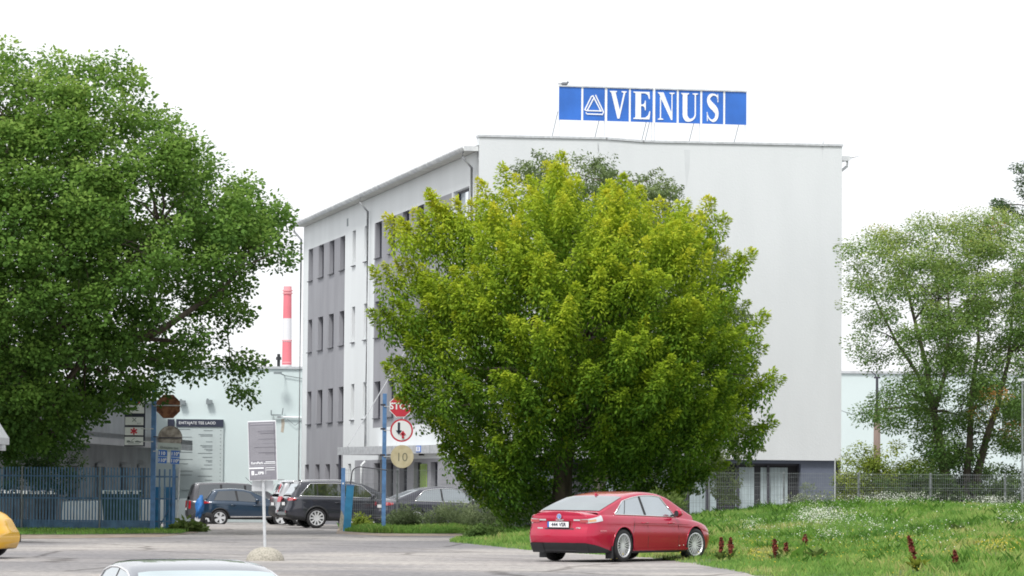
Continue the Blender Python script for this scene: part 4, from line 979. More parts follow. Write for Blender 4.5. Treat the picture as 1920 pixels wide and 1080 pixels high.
SPK = [(780, 505, 0), (800, 440, 0), (770, 435, 1), (775, 590, 0), (745, 605, 1), (780, 650, -1), (765, 640, 0), (780, 745, 0), (765, 752, 1), (750, 690, 1), (815, 380, 0), (840, 410, 0), (862, 398, 0), (1320, 395, 0), (1342, 425, 0), (712, 522, 0), (735, 516, 0), (760, 508, 1), (711, 600, 0), (735, 590, 0), (758, 580, -1), (735, 425, 0), (757, 432, 1), (790, 415, 0), (812, 385, 1), (826, 400, 0), (905, 362, 0), (944, 335, 0), (1048, 312, 0), (1040, 335, -1), (1392, 488, 0), (1375, 500, 0), (1440, 717, 0), (1420, 720, 1), (1400, 728, 0), (1428, 800, 0), (1410, 812, 0), (1416, 605, 0), (1408, 660, 1), (738, 700, 0), (770, 690, 0),
       (822, 800, 0), (850, 805, 0), (838, 852, 0), (860, 840, 1), (880, 900, 0), (900, 925, 0), (925, 935, 1), (955, 925, 0), (985, 915, 0), (1235, 905, 0), (1262, 915, 0), (1280, 900, 1), (1300, 885, 0), (1330, 870, 0), (905, 880, -2), (940, 890, -2), (890, 850, -1), (1180, 890, -1), (1210, 905, 0), (870, 870, 0)]
C1 = np.concatenate([C1, np.array([tuple(at(a_ + q_[0], b_ + q_[1], YT + c_)) for a_, b_, c_ in SPK for q_ in ((0, 0), (7, 5))])]); k_ = RNG.random(len(C1))
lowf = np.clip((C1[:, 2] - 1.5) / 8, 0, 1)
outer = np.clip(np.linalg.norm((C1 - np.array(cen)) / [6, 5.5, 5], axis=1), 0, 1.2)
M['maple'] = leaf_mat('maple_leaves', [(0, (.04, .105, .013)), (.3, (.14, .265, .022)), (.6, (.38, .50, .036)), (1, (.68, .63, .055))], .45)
tint1 = np.clip(.09 + .36 * lowf + .28 * (outer - .5) + .26 * (k_ - .5), 0, 1)  # lower clumps tinted darker to imitate underside shade; outer ones yellower, new growth
base = at(1052, 940, YT); bz = gz(base.x, YT) - .05; tb = Vector((base.x, YT, bz))
def pth(pts, Y=YT): return [at(a, c, Y + (q[0] if q else 0)) for a, c, *q in pts]
tr = [[tb] + pth([(1055, 890), (1065, 820), (1075, 740), (1085, 640), (1080, 540), (1070, 440)])]
trr = [[.36, .29, .26, .22, .16, .10, .05]]
tgt = [tuple(at(a, c, YT + dy)) for a, c, dy in ((860, 620, -2), (900, 500, 1), (960, 420, -1), (820, 470, 1.5), (1180, 420, 1), (1250, 520, -2), (1310, 560, 1), (1330, 700, -1), (1240, 800, 2), (900, 760, -2), (850, 700, 1), (1150, 600, -3), (1000, 600, -3), (1020, 760, -3.2), (1180, 760, -3), (1100, 480, 3), (1000, 560, 3), (1200, 650, 3), (950, 850, 0), (1300, 820, 0), (1120, 800, 3))]
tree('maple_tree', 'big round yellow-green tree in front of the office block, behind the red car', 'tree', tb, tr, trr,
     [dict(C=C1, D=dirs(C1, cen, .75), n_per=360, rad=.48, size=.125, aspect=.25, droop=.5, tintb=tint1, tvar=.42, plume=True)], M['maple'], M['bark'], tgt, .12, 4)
# second trunk/small tree behind it and the grey-green birch
YB = 130.5
BP = [(975, 310), (995, 285), (1040, 295), (1080, 290), (1140, 305), (1200, 318), (1250, 335), (1300, 350), (1350, 385), (1362, 440), (1372, 480), (1385, 530), (1400, 600), (1415, 680), (1400, 760), (1420, 830), (1385, 870), (1400, 930), (1330, 935), (1180, 930), (1100, 850), (1020, 600), (980, 400), (970, 340)]
M['birch'] = leaf_mat('birch_leaves', [(0, (.065, .11, .04)), (.5, (.145, .205, .075)), (1, (.26, .32, .12))], .35)
CB = crown_points(BP, YB, 3.6, 760, .8); base = at(1122, 960, YB); tb = Vector((base.x, YB, 0)); cenb = at(1180, 600, YB)
DB = dirs(CB, cenb, -.3); tbt = np.clip(.35 + .3 * RNG.random(len(CB)), 0, 1)
tree('birch_tree', 'grey-green drooping tree showing behind the top and right of the yellow-green tree', 'tree', tb, [[tb, at(1125, 900, YB), at(1140, 760, YB), at(1160, 600, YB), at(1165, 450, YB), at(1150, 350, YB)]], [[.26, .22, .18, .14, .09, .04]],
     [dict(C=CB, D=DB, n_per=170, rad=.42, size=.11, aspect=.26, droop=.7, tintb=tbt, tvar=.3, plume=True)], M['birch'], M['bark2'],
     [tuple(at(a, c, YB + d)) for a, c, d in ((1040, 330, 0), (1240, 350, 1), (1330, 450, 0), (1360, 600, -1), (1370, 750, 1), (1350, 880, -1), (1250, 850, 0))], .08, 5)
# --- oak on the left
random.seed(21)
YO = 112.0
OP = [(-330, 250), (-200, 150), (-60, 100), (0, 85), (20, 92), (40, 125), (70, 130), (92, 102), (115, 118), (140, 125), (165, 128), (170, 95), (185, 125), (205, 120), (222, 90), (250, 105), (274, 130), (262, 165), (285, 185), (280, 208), (325, 212), (345, 200), (365, 212), (398, 228), (400, 262), (395, 300), (412, 320), (405, 350), (440, 335), (475, 350), (508, 348), (495, 380), (530, 395), (530, 415), (548, 428), (545, 450), (560, 460), (545, 475), (545, 490), (512, 502), (490, 500), (465, 522), (460, 545), (445, 550), (430, 575), (470, 590), (440, 630), (470, 650), (474, 680), (468, 720), (455, 750), (438, 730), (425, 700), (400, 690), (370, 700), (345, 720), (315, 712), (300, 735), (262, 748), (228, 772), (195, 785), (160, 795), (140, 825), (150, 840), (120, 850), (60, 848), (10, 855), (-120, 840), (-300, 700)]
M['oak'] = leaf_mat('oak_leaves', [(0, (.05, .115, .022)), (.35, (.12, .235, .04)), (.7, (.225, .36, .07)), (1, (.38, .48, .12))], .42)
holes = [(270, 290, 16), (255, 400, 14), (70, 290, 10), (145, 505, 9), (215, 525, 10), (130, 600, 17), (155, 620, 9), (330, 620, 20), (290, 645, 10), (245, 600, 12), (400, 600, 22), (345, 560, 10), (120, 690, 18), (135, 665, 10), (20, 730, 12), (10, 550, 9), (370, 460, 8), (310, 700, 12), (300, 330, 9), (230, 700, 12), (460, 600, 14), (415, 655, 12)]
holes = [(a, b_, r * 1.25) for a, b_, r in holes] + [(180, 200, 10), (320, 440, 14), (480, 500, 12), (60, 420, 10), (240, 500, 12)]
CO = crown_points(OP, YO, 6.0, 1300, .8, holes); ceno = at(40, 560, YO)
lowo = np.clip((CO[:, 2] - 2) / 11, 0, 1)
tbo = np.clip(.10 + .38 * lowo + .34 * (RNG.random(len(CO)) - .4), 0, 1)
base = at(-62, 985, 116); tb = Vector((base.x, 116.5, 0))
tr = [[tb, at(-58, 900, 116), at(-45, 800, 115), at(-15, 700, 114), at(0, 600, 113), at(-20, 480, 112), at(-30, 350, 112)], [at(-25, 740, 114.5), at(50, 665, 113), at(130, 600, 112), at(220, 520, 111), at(300, 420, 111)], [at(-32, 760, 114.5), at(70, 700, 112), at(190, 640, 110), at(300, 620, 109.5), at(420, 540, 110)]]
trr = [[.55, .46, .42, .42, .34, .24, .12], [.26, .22, .17, .12, .06], [.24, .20, .16, .11, .06]]
tgt = [tuple(at(a, c, YO + d)) for a, c, d in ((120, 200, 0), (220, 150, 1), (60, 180, -2), (260, 300, -1), (340, 260, 1), (380, 330, -1), (440, 400, 1), (520, 440, 0), (540, 480, 1), (400, 470, -2), (300, 480, 3), (430, 680, 0), (380, 650, -1), (320, 680, 1), (200, 700, -3), (100, 760, -3), (250, 740, -1), (-60, 300, 2), (-120, 500, 0), (60, 400, -4), (150, 450, -4.5), (200, 380, 3), (120, 580, 4), (60, 820, -1), (-60, 720, -3))]
tree('oak_tree', 'large spreading dark green tree filling the left side of the picture', 'tree', tb, tr, trr,
     [dict(C=CO, D=dirs(CO, ceno, .2), n_per=180, rad=.54, size=.13, aspect=.38, droop=.1, tintb=tbo, tvar=.42, flat=.8)], M['oak'], M['bark'], tgt, .15, 3)
# --- locust trees at the right
random.seed(31)
YL = 132.0
LP = [(1580, 480), (1600, 455), (1625, 445), (1640, 420), (1690, 425), (1720, 410), (1760, 400), (1800, 402), (1850, 398), (1925, 410), (1990, 480), (2010, 640), (1980, 800), (1925, 850), (1870, 845), (1840, 800), (1800, 800), (1830, 850), (1800, 880), (1750, 870), (1715, 830), (1690, 790), (1660, 815), (1620, 800), (1615, 775), (1650, 740), (1660, 700), (1625, 690), (1600, 660), (1610, 600), (1585, 560), (1600, 520)]
M['locust'] = leaf_mat('locust_leaves', [(0, (.06, .145, .035)), (.5, (.165, .27, .065)), (.85, (.35, .41, .11)), (1, (.55, .24, .08))], .4)
hl = [(1700, 590, 26), (1740, 660, 20), (1660, 640, 22), (1790, 560, 22), (1830, 640, 22), (1770, 470, 16), (1880, 590, 20), (1720, 530, 16), (1640, 560, 15), (1850, 500, 14), (1690, 690, 18), (1795, 720, 22), (1900, 700, 20), (1655, 500, 10), (1860, 770, 18)]
CL = crown_points(LP, YL, 4.2, 600, .6, [(a, b_, r * 1.2) for a, b_, r in hl]); cenl = at(1780, 640, YL)
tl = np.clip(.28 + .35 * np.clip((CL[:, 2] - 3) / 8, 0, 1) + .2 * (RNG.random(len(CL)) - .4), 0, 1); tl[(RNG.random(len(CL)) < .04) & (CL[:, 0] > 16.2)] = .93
tb = Vector((on_ground(1777, YL), YL, 0))
def Q(*a): return [at(x_, y_, YL + (z_[0] if z_ else 0)) for x_, y_, *z_ in a]
tr = [[tb] + Q((1772, 900), (1763, 830), (1748, 760), (1738, 690), (1715, 600), (1690, 500)), Q((1764, 840), (1752, 770), (1775, 690), (1780, 600, 1), (1775, 500, 1)),
      [Vector((on_ground(1812, YL), YL, 0))] + Q((1812, 900), (1818, 830), (1822, 740), (1835, 640), (1830, 520)),
      [Vector((on_ground(1830, YL), YL + .4, 0))] + Q((1832, 890), (1850, 820), (1870, 760), (1890, 680), (1900, 560)), Q((1748, 760), (1720, 700), (1680, 640), (1640, 560))]
trr = [[.22, .18, .16, .12, .09, .06, .03], [.12, .10, .08, .05, .03], [.17, .14, .12, .09, .06, .03], [.18, .16, .13, .10, .07, .03], [.09, .07, .05, .03]]
tgt = [tuple(at(a, c, YL + d)) for a, c, d in ((1620, 500, 0), (1660, 450, 1), (1720, 430, -1), (1790, 430, 1), (1850, 430, 0), (1640, 620, 0), (1640, 770, 0), (1690, 740, -1), (1800, 780, -1), (1880, 820, 0), (1760, 560, -2), (1830, 560, 2), (1700, 520, 2), (1740, 830, -1), (1910, 480, 0), (1930, 620, 1))]
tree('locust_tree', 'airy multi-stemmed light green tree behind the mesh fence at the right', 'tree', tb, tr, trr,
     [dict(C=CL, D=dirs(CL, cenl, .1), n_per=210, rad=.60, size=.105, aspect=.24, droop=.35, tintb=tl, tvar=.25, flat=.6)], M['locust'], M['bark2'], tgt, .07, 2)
# darker tree poking in at the top right
YP = 138.0
PPo = [(1856, 372), (1885, 380), (1905, 395), (1912, 350), (1898, 310), (1912, 300), (1940, 330), (2040, 420), (2040, 640), (1930, 620), (1915, 440), (1880, 405), (1862, 392)]
M['darkleaf'] = leaf_mat('dark_leaves', [(0, (.025, .06, .02)), (.6, (.06, .11, .035)), (1, (.12, .18, .06))], .3)
CP = crown_points(PPo, YP, 2.0, 150, .6); tb = Vector((on_ground(1985, YP), YP, 0))
tree('dark_tree', 'dark green tree whose branches poke in at the top of the right edge', 'tree', tb, [[tb, at(1985, 700, YP), at(1975, 500, YP), at(1960, 400, YP)]], [[.25, .2, .12, .05]],
     [dict(C=CP, D=dirs(CP, at(1980, 480, YP), .1), n_per=95, rad=.32, size=.11, aspect=.25, droop=.3, tintb=np.full(len(CP), .5), tvar=.3, flat=.7)], M['darkleaf'], M['bark'], [tuple(at(1870, 385, YP)), tuple(at(1915, 330, YP)), tuple(at(1940, 500, YP))], .08, 3)
# --- shrubs
M['shrub_y'] = leaf_mat('yellowish_shrub_leaves', [(0, (.09, .15, .025)), (.5, (.24, .31, .045)), (1, (.42, .44, .08))], .35)
M['shrub_g'] = leaf_mat('shrub_leaves', [(0, (.03, .07, .018)), (.5, (.08, .14, .03)), (1, (.18, .24, .07))], .35)
M['shrub_w'] = leaf_mat('grey_weed_leaves', [(0, (.09, .13, .06)), (.5, (.18, .23, .11)), (1, (.34, .38, .22))], .35)
def shrub(name, label, cat, poly, Y, R, n, npl, ml, size=.10, rad=.25, grp=None, tb0=.4, z0=None, asp=.3, stems=6, droop=.2):
    C = crown_points(poly, Y, R, n, .6); cx = float(C[:, 0].mean()); z = gz(cx, Y) if z0 is None else z0
    C[:, 2] = z + (C[:, 2] - z) * RNG.uniform(.55, 1.22, n); C[:, :2] += RNG.normal(0, .12, (n, 2)); C[:, 2] = np.maximum(C[:, 2], z + .03)
    e = empty(name, T(cx, Y, z), label=label, cat=cat, group=grp); b = MB(); o = Vector((cx, Y, z))
    for i in range(stems):
        c = Vector(C[random.randrange(n)]); b.path([(random.uniform(-.1, .1), random.uniform(-.1, .1), -.03), (c - o) * .5 + Vector((0, 0, .1)), c - o], [.018, .012, .005], M['bark'], 5)
    b.build('stem', e)
    V, Fq, ti = leaves(C=C, D=dirs(C, (cx, Y, z), .6), n_per=npl, rad=rad, size=size, aspect=asp, droop=droop, tintb=np.clip(tb0 + RNG.normal(0, .12, n), 0, 1), tvar=.35, flat=.8)
    np_mesh('foliage', V - np.array(o), Fq, ml, ti, e); return e
shrub('shrub', 'broad yellowish-green bush between the office block and the multi-stemmed tree', 'shrub', [(1572, 880), (1590, 868), (1640, 862), (1680, 852), (1720, 862), (1745, 885), (1760, 990), (1570, 990)], 131, 1.4, 520, 110, M['shrub_y'], .09, .32)
shrub('shrub', 'loose green bush at the foot of the multi-stemmed tree, left of its trunks', 'shrub', [(1650, 905), (1700, 880), (1745, 870), (1790, 890), (1800, 990), (1640, 990)], 129.5, 1.0, 240, 100, M['shrub_g'], .09, .28)
shrub('shrub', 'dark green bush under the right side of the multi-stemmed tree', 'shrub', [(1825, 905), (1860, 885), (1900, 890), (1950, 900), (1950, 990), (1820, 990)], 130.5, 1.0, 280, 100, M['shrub_g'], .09, .28)
shrub('shrub', 'green shadowy bush between the trunks of the multi-stemmed tree', 'shrub', [(1735, 850), (1780, 845), (1840, 850), (1850, 900), (1840, 990), (1740, 990)], 133, 1.0, 200, 100, M['shrub_g'], .10, .3, tb0=.2)
shrub('shrub', 'pale weedy shrub beside the dark grey base of the office block', 'shrub', [(1480, 925), (1500, 905), (1530, 903), (1550, 920), (1555, 990), (1478, 990)], 128, .5, 45, 60, M['shrub_w'], .13, .25, asp=.12, droop=-.4)
shrub('shrub', 'rounded green shrub growing against the mesh fence in front of the dark sedan wheel', 'shrub', [(735, 975), (745, 952), (765, 947), (780, 960), (792, 985), (735, 990)], 124, .5, 60, 90, M['shrub_w'], .10, .2, z0=0, tb0=.3, asp=.14, droop=-.4)
shrub('shrub', 'small yellow-green plant beside the turquoise post', 'shrub', [(664, 985), (668, 966), (690, 966), (694, 985)], 123.6, .3, 26, 60, M['shrub_y'], .08, .14, z0=0)
sets = [((800, 985), (815, 955), (850, 945), (880, 955), (890, 985), 122.5, 'grey-green weedy shrub behind the dark sedan front, left end of the thicket'),
        ((870, 985), (885, 948), (920, 935), (950, 945), (960, 990), 121, 'grey-green weedy shrub in the thicket left of the maple trunk'),
        ((940, 985), (955, 945), (985, 930), (1020, 935), (1035, 985), 119, 'tall grey-green weeds directly left of the maple trunk'),
        ((1000, 960), (1010, 925), (1030, 915), (1045, 930), (1050, 960), 117, 'narrow pale weed clump beside the maple trunk')]
for s in sets: shrub('shrub', s[6], 'shrub', list(s[:5]), s[5], .8, 70, 55, M['shrub_w'], .13, .26, 'weedy shrubs along the mesh fence', tb0=.42, asp=.10, droop=-.5)
shrub('shrub', 'dark low green shrub under the maple at the rear of the red car', 'shrub', [(878, 1012), (885, 985), (900, 978), (930, 985), (935, 1008)], 104, .5, 55, 80, M['shrub_g'], .07, .16)
shrub('shrub', 'white-flowering weed bush right of the red car roof', 'shrub', [(1200, 950), (1210, 930), (1225, 922), (1245, 926), (1265, 920), (1280, 934), (1290, 950)], 106, .6, 34, 46, M['shrub_g'], .13, .2, tb0=.7, asp=.12, droop=-.5)
shrub('shrub', 'broad-leaved burdock plants at the right end of the blue picket fence', 'plant', [(330, 1003), (335, 985), (350, 978), (362, 988), (364, 1000)], 117.5, .4, 30, 26, M['shrub_g'], .22, .2, z0=0, tb0=.65, asp=.4)
shrub('shrub', 'dark bush hanging behind the fence below the oak', 'shrub', [(0, 860), (10, 820), (60, 815), (130, 830), (155, 852), (120, 868), (60, 870), (0, 866)], 121.5, 1.0, 80, 100, M['shrub_g'], .10, .28, tb0=.15, z0=0)
# dock plants on the bank
def dock(px, pyb, pyt, lean, leafs, label, w_=.042):
    p = hit(px, pyb); Y = p.y; k = Y / F; Hh_ = (pyb - pyt) * k; e = empty('dock_plant', T(*p), label=label, cat='plant', group='rust-red dock plants on the bank')
    b = MB(); b.path([(0, 0, -.05), (lean * .5, 0, Hh_ * .5), (lean, 0, Hh_)], [.01, .008, .004], M['hazelred'], 5); b.build('stalk', e)
    n = 150; t = RNG.uniform(.38, 1, n); r = w_ * np.sin(np.clip((t - .34) / .66, 0, 1) * PI * .85 + .35) * np.sqrt(RNG.random(n)); a = RNG.uniform(0, 2 * PI, n)
    P = np.stack([lean * t + r * np.cos(a), r * np.sin(a), t * Hh_], -1); s = .02
    A = RNG.normal(0, 1, (n, 3)) * s; B = RNG.normal(0, 1, (n, 3)) * s
    V = np.stack([P - A, P + B, P + A, P - B], 1).reshape(-1, 3); np_mesh('seed_head', V, np.arange(4 * n).reshape(n, 4), M['hazelred'], None, e)
    if leafs:
        n = leafs; V = []; Fq = []; ti = []
        for i in range(n):
            a = RNG.uniform(0, 2 * PI); L = RNG.uniform(.22, .42); el = RNG.uniform(.5, 1.2); d = np.array([math.cos(a) * math.cos(el), math.sin(a) * math.cos(el), math.sin(el)]); sd = np.array([-math.sin(a), math.cos(a), 0]) * .05
            o = len(V); pts = [np.zeros(3), d * L * .5 + [0, 0, .03], d * L + [0, 0, -.06]]
            V += [pts[0], pts[1] + sd, pts[2], pts[1] - sd]; Fq.append([o, o + 1, o + 2, o + 3]); ti += [RNG.uniform(.3, 1)] * 4
        np_mesh('leaf', np.array(V), np.array(Fq), M['shrub_y'] if leafs > 40 else M['shrub_g'], np.array(ti), e)
dock(1352, 1052, 1008, .0, 12, 'rust-red seed spike close to the front wheel of the red car, left of a pair', .045)
dock(1369, 1052, 1010, .01, 10, 'rust-red seed spike right of the pair beside the front wheel of the red car', .045)
dock(1454, 1055, 1012, -.02, 16, 'rust-red seed spike with yellowed stalk, left of three on the lower bank')
dock(1473, 1048, 1018, .01, 8, 'short dark red seed spike in the middle of three on the lower bank')
dock(1509, 1035, 1003, .01, 6, 'brownish seed spike standing alone right of two darker ones')
dock(1722, 1072, 1006, -.17, 70, 'tall leaning red seed spike rising from a clump of big yellow-green leaves', .045)
dock(1793, 1072, 1033, -.03, 8, 'small brown seed spike at the lower right of the bank', .04)
for px, py, n, lb in ((1535, 1052, 40, 'clump of broad dark green leaves on the lower bank below a white flower patch'), (1798, 1003, 36, 'pale green broad-leaved clump high on the right of the bank')):
    p = hit(px, py); V = []; Fq = []; ti = []
    e = empty('leafy_weed', T(*p), label=lb, cat='plant')
    for i in range(n):
        a = RNG.uniform(0, 2 * PI); L = RNG.uniform(.2, .42); el = RNG.uniform(.3, 1.1); d = np.array([math.cos(a) * math.cos(el), math.sin(a) * math.cos(el), math.sin(el)]); sd = np.array([-math.sin(a), math.cos(a), 0]) * .06
        o = len(V); V += [np.zeros(3) + sd * .0, d * L * .5 + sd + [0, 0, .04], d * L - [0, 0, .05], d * L * .5 - sd + [0, 0, .04]]; Fq.append([o, o + 1, o + 2, o + 3]); ti += [RNG.uniform(.3, 1)] * 4
    np_mesh('leaf', np.array(V), np.array(Fq), M['shrub_g'], np.array(ti), e)
# ============================================================ CARS
def smooth_fn(pts, sig=.05):
    xs_ = np.array([p[0] for p in pts]); zs_ = np.array([p[1] for p in pts])
    g = np.arange(xs_[0] - .4, xs_[-1] + .4, .01); v = np.interp(g, xs_, zs_)
    if sig > 0:
        k = int(sig / .01 * 3); w_ = np.exp(-.5 * (np.arange(-k, k + 1) * .01 / sig) ** 2); w_ /= w_.sum(); v = np.convolve(np.pad(v, k, mode='edge'), w_, 'valid')
    return lambda x: np.interp(x, g, v)
class Car:
    """local frame: x forward, y left, z up, origin below the rear axle centre"""
    def __init__(s, name, X, P, label, cat='car', group=None):
        s.P = P; s.e = empty(name, X, label=label, cat=cat, group=group); s.paint = P['paint']
        W = P['W']; ro, L = P['ro'], P['L']; s.x0, s.x1 = -ro, L - ro
        s.w = smooth_fn([(s.x0, W * .355), (s.x0 + .03, W * .39), (s.x0 + .09, W * .425), (s.x0 + .2, W * .455), (s.x0 + .5, W * .485), (s.x0 + 1.0, W * .498), (s.x1 - 1.1, W * .498), (s.x1 - .55, W * .48), (s.x1 - .25, W * .44), (s.x1 - .08, W * .38), (s.x1, W * .33)], .05)
        s.zb = smooth_fn(P['bottom'], .05); s.zs = smooth_fn(P['shoulder'], .08); s.zt = smooth_fn(P['top'], .06)
        s.rdx = smooth_fn(P['rear'], .03); s.fdx = smooth_fn(P['front'], .03)
        s.body(); s.green(); s.wheels()
    def section(s, x):
        w_, zb, zs, zt = s.w(x), s.zb(x), s.zs(x), max(s.zt(x), s.zs(x) + .01); l = lambda t: zb + (zs - zb) * t
        return [(0, zb), (.6 * w_, zb), (.93 * w_, zb + .01), (.965 * w_, l(.07)), (.975 * w_, l(.16)), (.985 * w_, l(.26)), (.998 * w_, l(.42)), (1.0 * w_, l(.55)), (.992 * w_, l(.67)), (.985 * w_, l(.76)), (.987 * w_, l(.80)), (.972 * w_, l(.90)), (.945 * w_, l(.975)), (.90 * w_, zs + .003), (.78 * w_, zs + (zt - zs) * .35), (.45 * w_, zs + (zt - zs) * .85), (0, zt)]
    def shift(s, x, z):
        wr = np.clip(1 - (x - s.x0) / .55, 0, 1) ** 1.3; wf = np.clip(1 - (s.x1 - x) / .55, 0, 1) ** 1.3
        return x + s.rdx(z) * wr - s.fdx(z) * wf
    def pt(s, x, y, z, out=0.0): return (float(s.shift(x, z)), y, z)
    def yside(s, x, z):         # half width of the lower body at height z
        sec = s.section(x)[2:14]; zz = [p[1] for p in sec]; yy = [p[0] for p in sec]; return float(np.interp(z, zz, yy))
    def body(s):
        xs_ = np.concatenate([s.x0 + np.array([0, .015, .04, .08, .14, .22, .32, .45]), np.arange(s.x0 + .6, s.x1 - .6, .13), s.x1 - np.array([.45, .32, .22, .14, .08, .04, .015, 0])[:]])
        xs_ = np.sort(xs_); b = MB(); rows = []
        for x in xs_:
            h = s.section(x); full = [(-y, z) for y, z in h[::-1]][:-1] + h
            rows.append([s.pt(x, y, z) for y, z in full])
        n = len(rows[0]); K = len(s.section(0)); vs = [p for r in rows for p in r]
        cl = s.P.get('clad', 3); fs_ = {0: [], 1: []}
        for i in range(len(rows) - 1):
            for j in range(n):
                k = (j + 1) % n; jj = j if j >= K - 1 else n - 2 - j; lv = jj - (K - 1)
                if j == n - 1: continue
                fs_[1 if lv < cl else 0].append((i * n + j, i * n + k, (i + 1) * n + k, (i + 1) * n + j))
        o = len(rows) - 1
        for r, q in ((0, 0), (o * n, 1)):
            for lv in range(K - 1):
                a, c = K - 1 - lv, K - 1 + lv   # left/right pairs
                # indices: centre bottom at K-1; going outwards
                f = (r + (K - 1 - lv), r + (K - 1 - lv - 1), r + (K - 1 + lv + 1), r + (K - 1 + lv))
                f = tuple(dict.fromkeys(f))
                if len(f) >= 3: fs_[1 if lv < cl + s.P.get('capclad', 0) else 0].append(f)
        b.v = list(vs); b.mats = [s.paint, M['black']]
        for q in (0, 1):
            for f in fs_[q]: b.f.append(f); b.m.append(q)
        o = b.build('body', s.e, True); 
        bm = bmesh.new(); bm.from_mesh(o.data); bmesh.ops.remove_doubles(bm, verts=bm.verts, dist=.0005); bmesh.ops.recalc_face_normals(bm, faces=bm.faces); bm.to_mesh(o.data); bm.free()
        r = s.P['r']; c = MB()
        for wx in (0, s.P['wb']):
            for sy in (-1, 1): c.lathe([(0, -.16), (r * 1.15, -.16), (r * 1.15, .18), (0, .18)], M['black'], 40, T(wx, sy * s.P['W'] * .5, r * 1.0))
        c = c.build('cut', None); bm = bmesh.new(); bm.from_mesh(c.data); bmesh.ops.remove_doubles(bm, verts=bm.verts, dist=.0005); bmesh.ops.recalc_face_normals(bm, faces=bm.faces); bm.to_mesh(c.data); bm.free()
        c.data.materials.clear(); c.data.materials.append(s.paint); c.data.materials.append(M['black']); c.data.polygons.foreach_set('material_index', [1] * len(c.data.polygons))
        X0 = s.e.matrix_basis.copy(); c.matrix_basis = X0; bpy.context.view_layer.update()
        md = o.modifiers.new('b', 'BOOLEAN'); md.operation = 'DIFFERENCE'; md.object = c; md.solver = 'EXACT'
        dg = bpy.context.evaluated_depsgraph_get(); me = bpy.data.meshes.new_from_object(o.evaluated_get(dg)); o.modifiers.clear(); old = o.data; o.data = me; me.name = 'body'
        bpy.data.objects.remove(c); me.set_sharp_from_angle(angle=math.radians(55)); s.bodyo = o
        # arch lips
        for wx in (0, s.P['wb']):
            for sy in (-1, 1):
                b = MB(); pts = []
                for t in np.linspace(-.12, PI + .12, 22):
                    x = wx + r * 1.16 * math.cos(t); z = r + r * 1.16 * math.sin(t)
                    if z < s.zb(x) + .02: continue
                    pts.append((float(s.shift(x, z)), sy * (s.yside(x, z) - .002), z))
                if len(pts) > 3: b.path(pts, .014 if not s.P.get('cladarch') else .035, s.paint if not s.P.get('cladarch') else M['black'], 6)
                if b.v: b.build('wheel_arch', s.e, True)
    # ---------------- greenhouse
    def gsec(s, x):
        P = s.P; zr = s.zr(x); z0 = s.zs(x) - .03; h = max(zr - z0, .004); wb_ = s.w(x) * .905
        k = P.get('tumble', .32); e = min(.07, h * .25); yt = wb_ - k * (h - e) 
        return [(wb_, z0), (wb_ - k * h * .3, z0 + h * .3), (wb_ - k * h * .6, z0 + h * .6), (yt, zr - e), (yt - .018, zr - e * .55), (yt - .055, zr - e * .18), (yt * .72, zr + h * .008), (yt * .4, zr + h * .018), (0, zr + h * .022)]
    def roofz(s, x, y):
        g = s.gsec(x)[3:]; return float(np.interp(abs(y), [p[0] for p in g[::-1]], [p[1] for p in g[::-1]]))
    def yg(s, x, z): g = s.gsec(x)[:5]; return float(np.interp(z, [p[1] for p in g], [p[0] for p in g]))
    def green(s):
        P = s.P; s.zr = smooth_fn(P['roof'], P.get('rsm', .06)); g0, g1 = P['roof'][0][0], P['roof'][-1][0]
        xs_ = np.concatenate([np.linspace(g0, g0 + .5, 14), np.linspace(g0 + .6, g1 - .9, 16), np.linspace(g1 - .8, g1, 10)]); b = MB(); rows = []
        for x in xs_:
            h = s.gsec(x); rows.append([s.pt(x, y, z) for y, z in ([(-y, z) for y, z in h[::-1]][:-1] + h)][:] )
        # order: from -left base.. -> make continuous: -y base to +y base over the top
        rows = []
        for x in xs_:
            h = s.gsec(x); rows.append([s.pt(x, -y, z) for y, z in h] + [s.pt(x, y, z) for y, z in h[::-1][1:]])
        b.grid(rows, s.paint); b.build('roof', s.e, True).data.set_sharp_from_angle(angle=math.radians(40))
        ztop = lambda x: s.zr(x) - P.get('wm', .085)
        def win(xa0, xa1, xb0, xb1, sy, nm='side_window', off=.006, m=None):
            b = MB(); rows = []
            for t in np.linspace(0, 1, 16):
                x_lo = xa0 + (xb0 - xa0) * t; x_hi = xa1 + (xb1 - xa1) * t; row = []
                for u in np.linspace(0, 1, 6):
                    x = x_lo + (x_hi - x_lo) * u; zlo = s.zs(x) + .02; zhi = ztop(x); zz = zlo + max(zhi - zlo, .003) * u
                    y = s.yg(x, zz) + off; row.append(s.pt(x, sy * y, zz))
                rows.append(row)
            b.grid(rows, m or P['glass']); return b.build(nm, s.e, True)
        for sy in (-1, 1):
            for q in P['wins']: win(*q, sy)
            # dark pillar band behind the windows
            q0, q1 = P['wins'][0], P['wins'][-1]
            win(q0[0] - .015, q0[1] - .015, q1[2] + .02, q1[3] + .02, sy, 'pillar_trim', .003, M['black'])
            if P.get('chrome'):
                b = MB(); A = []; B_ = []
                for t in np.linspace(0, 1, 26):
                    x = q0[0] + (q1[2] - q0[0]) * t; z = s.zs(x) + .018; B_.append(s.pt(x, sy * (s.yg(x, z) + .008), z))
                for t in np.linspace(0, 1, 26):
                    x = q0[1] + (q1[3] - q0[1]) * t; z = ztop(x) + .006; A.append(s.pt(x, sy * (s.yg(x, z) + .008), z))
                loop = B_ + A[::-1] + [B_[0]]
                b.path(loop, .011 * P.get('chromew', 1), M['chrome'], 6); b.build('window_trim', s.e, True)
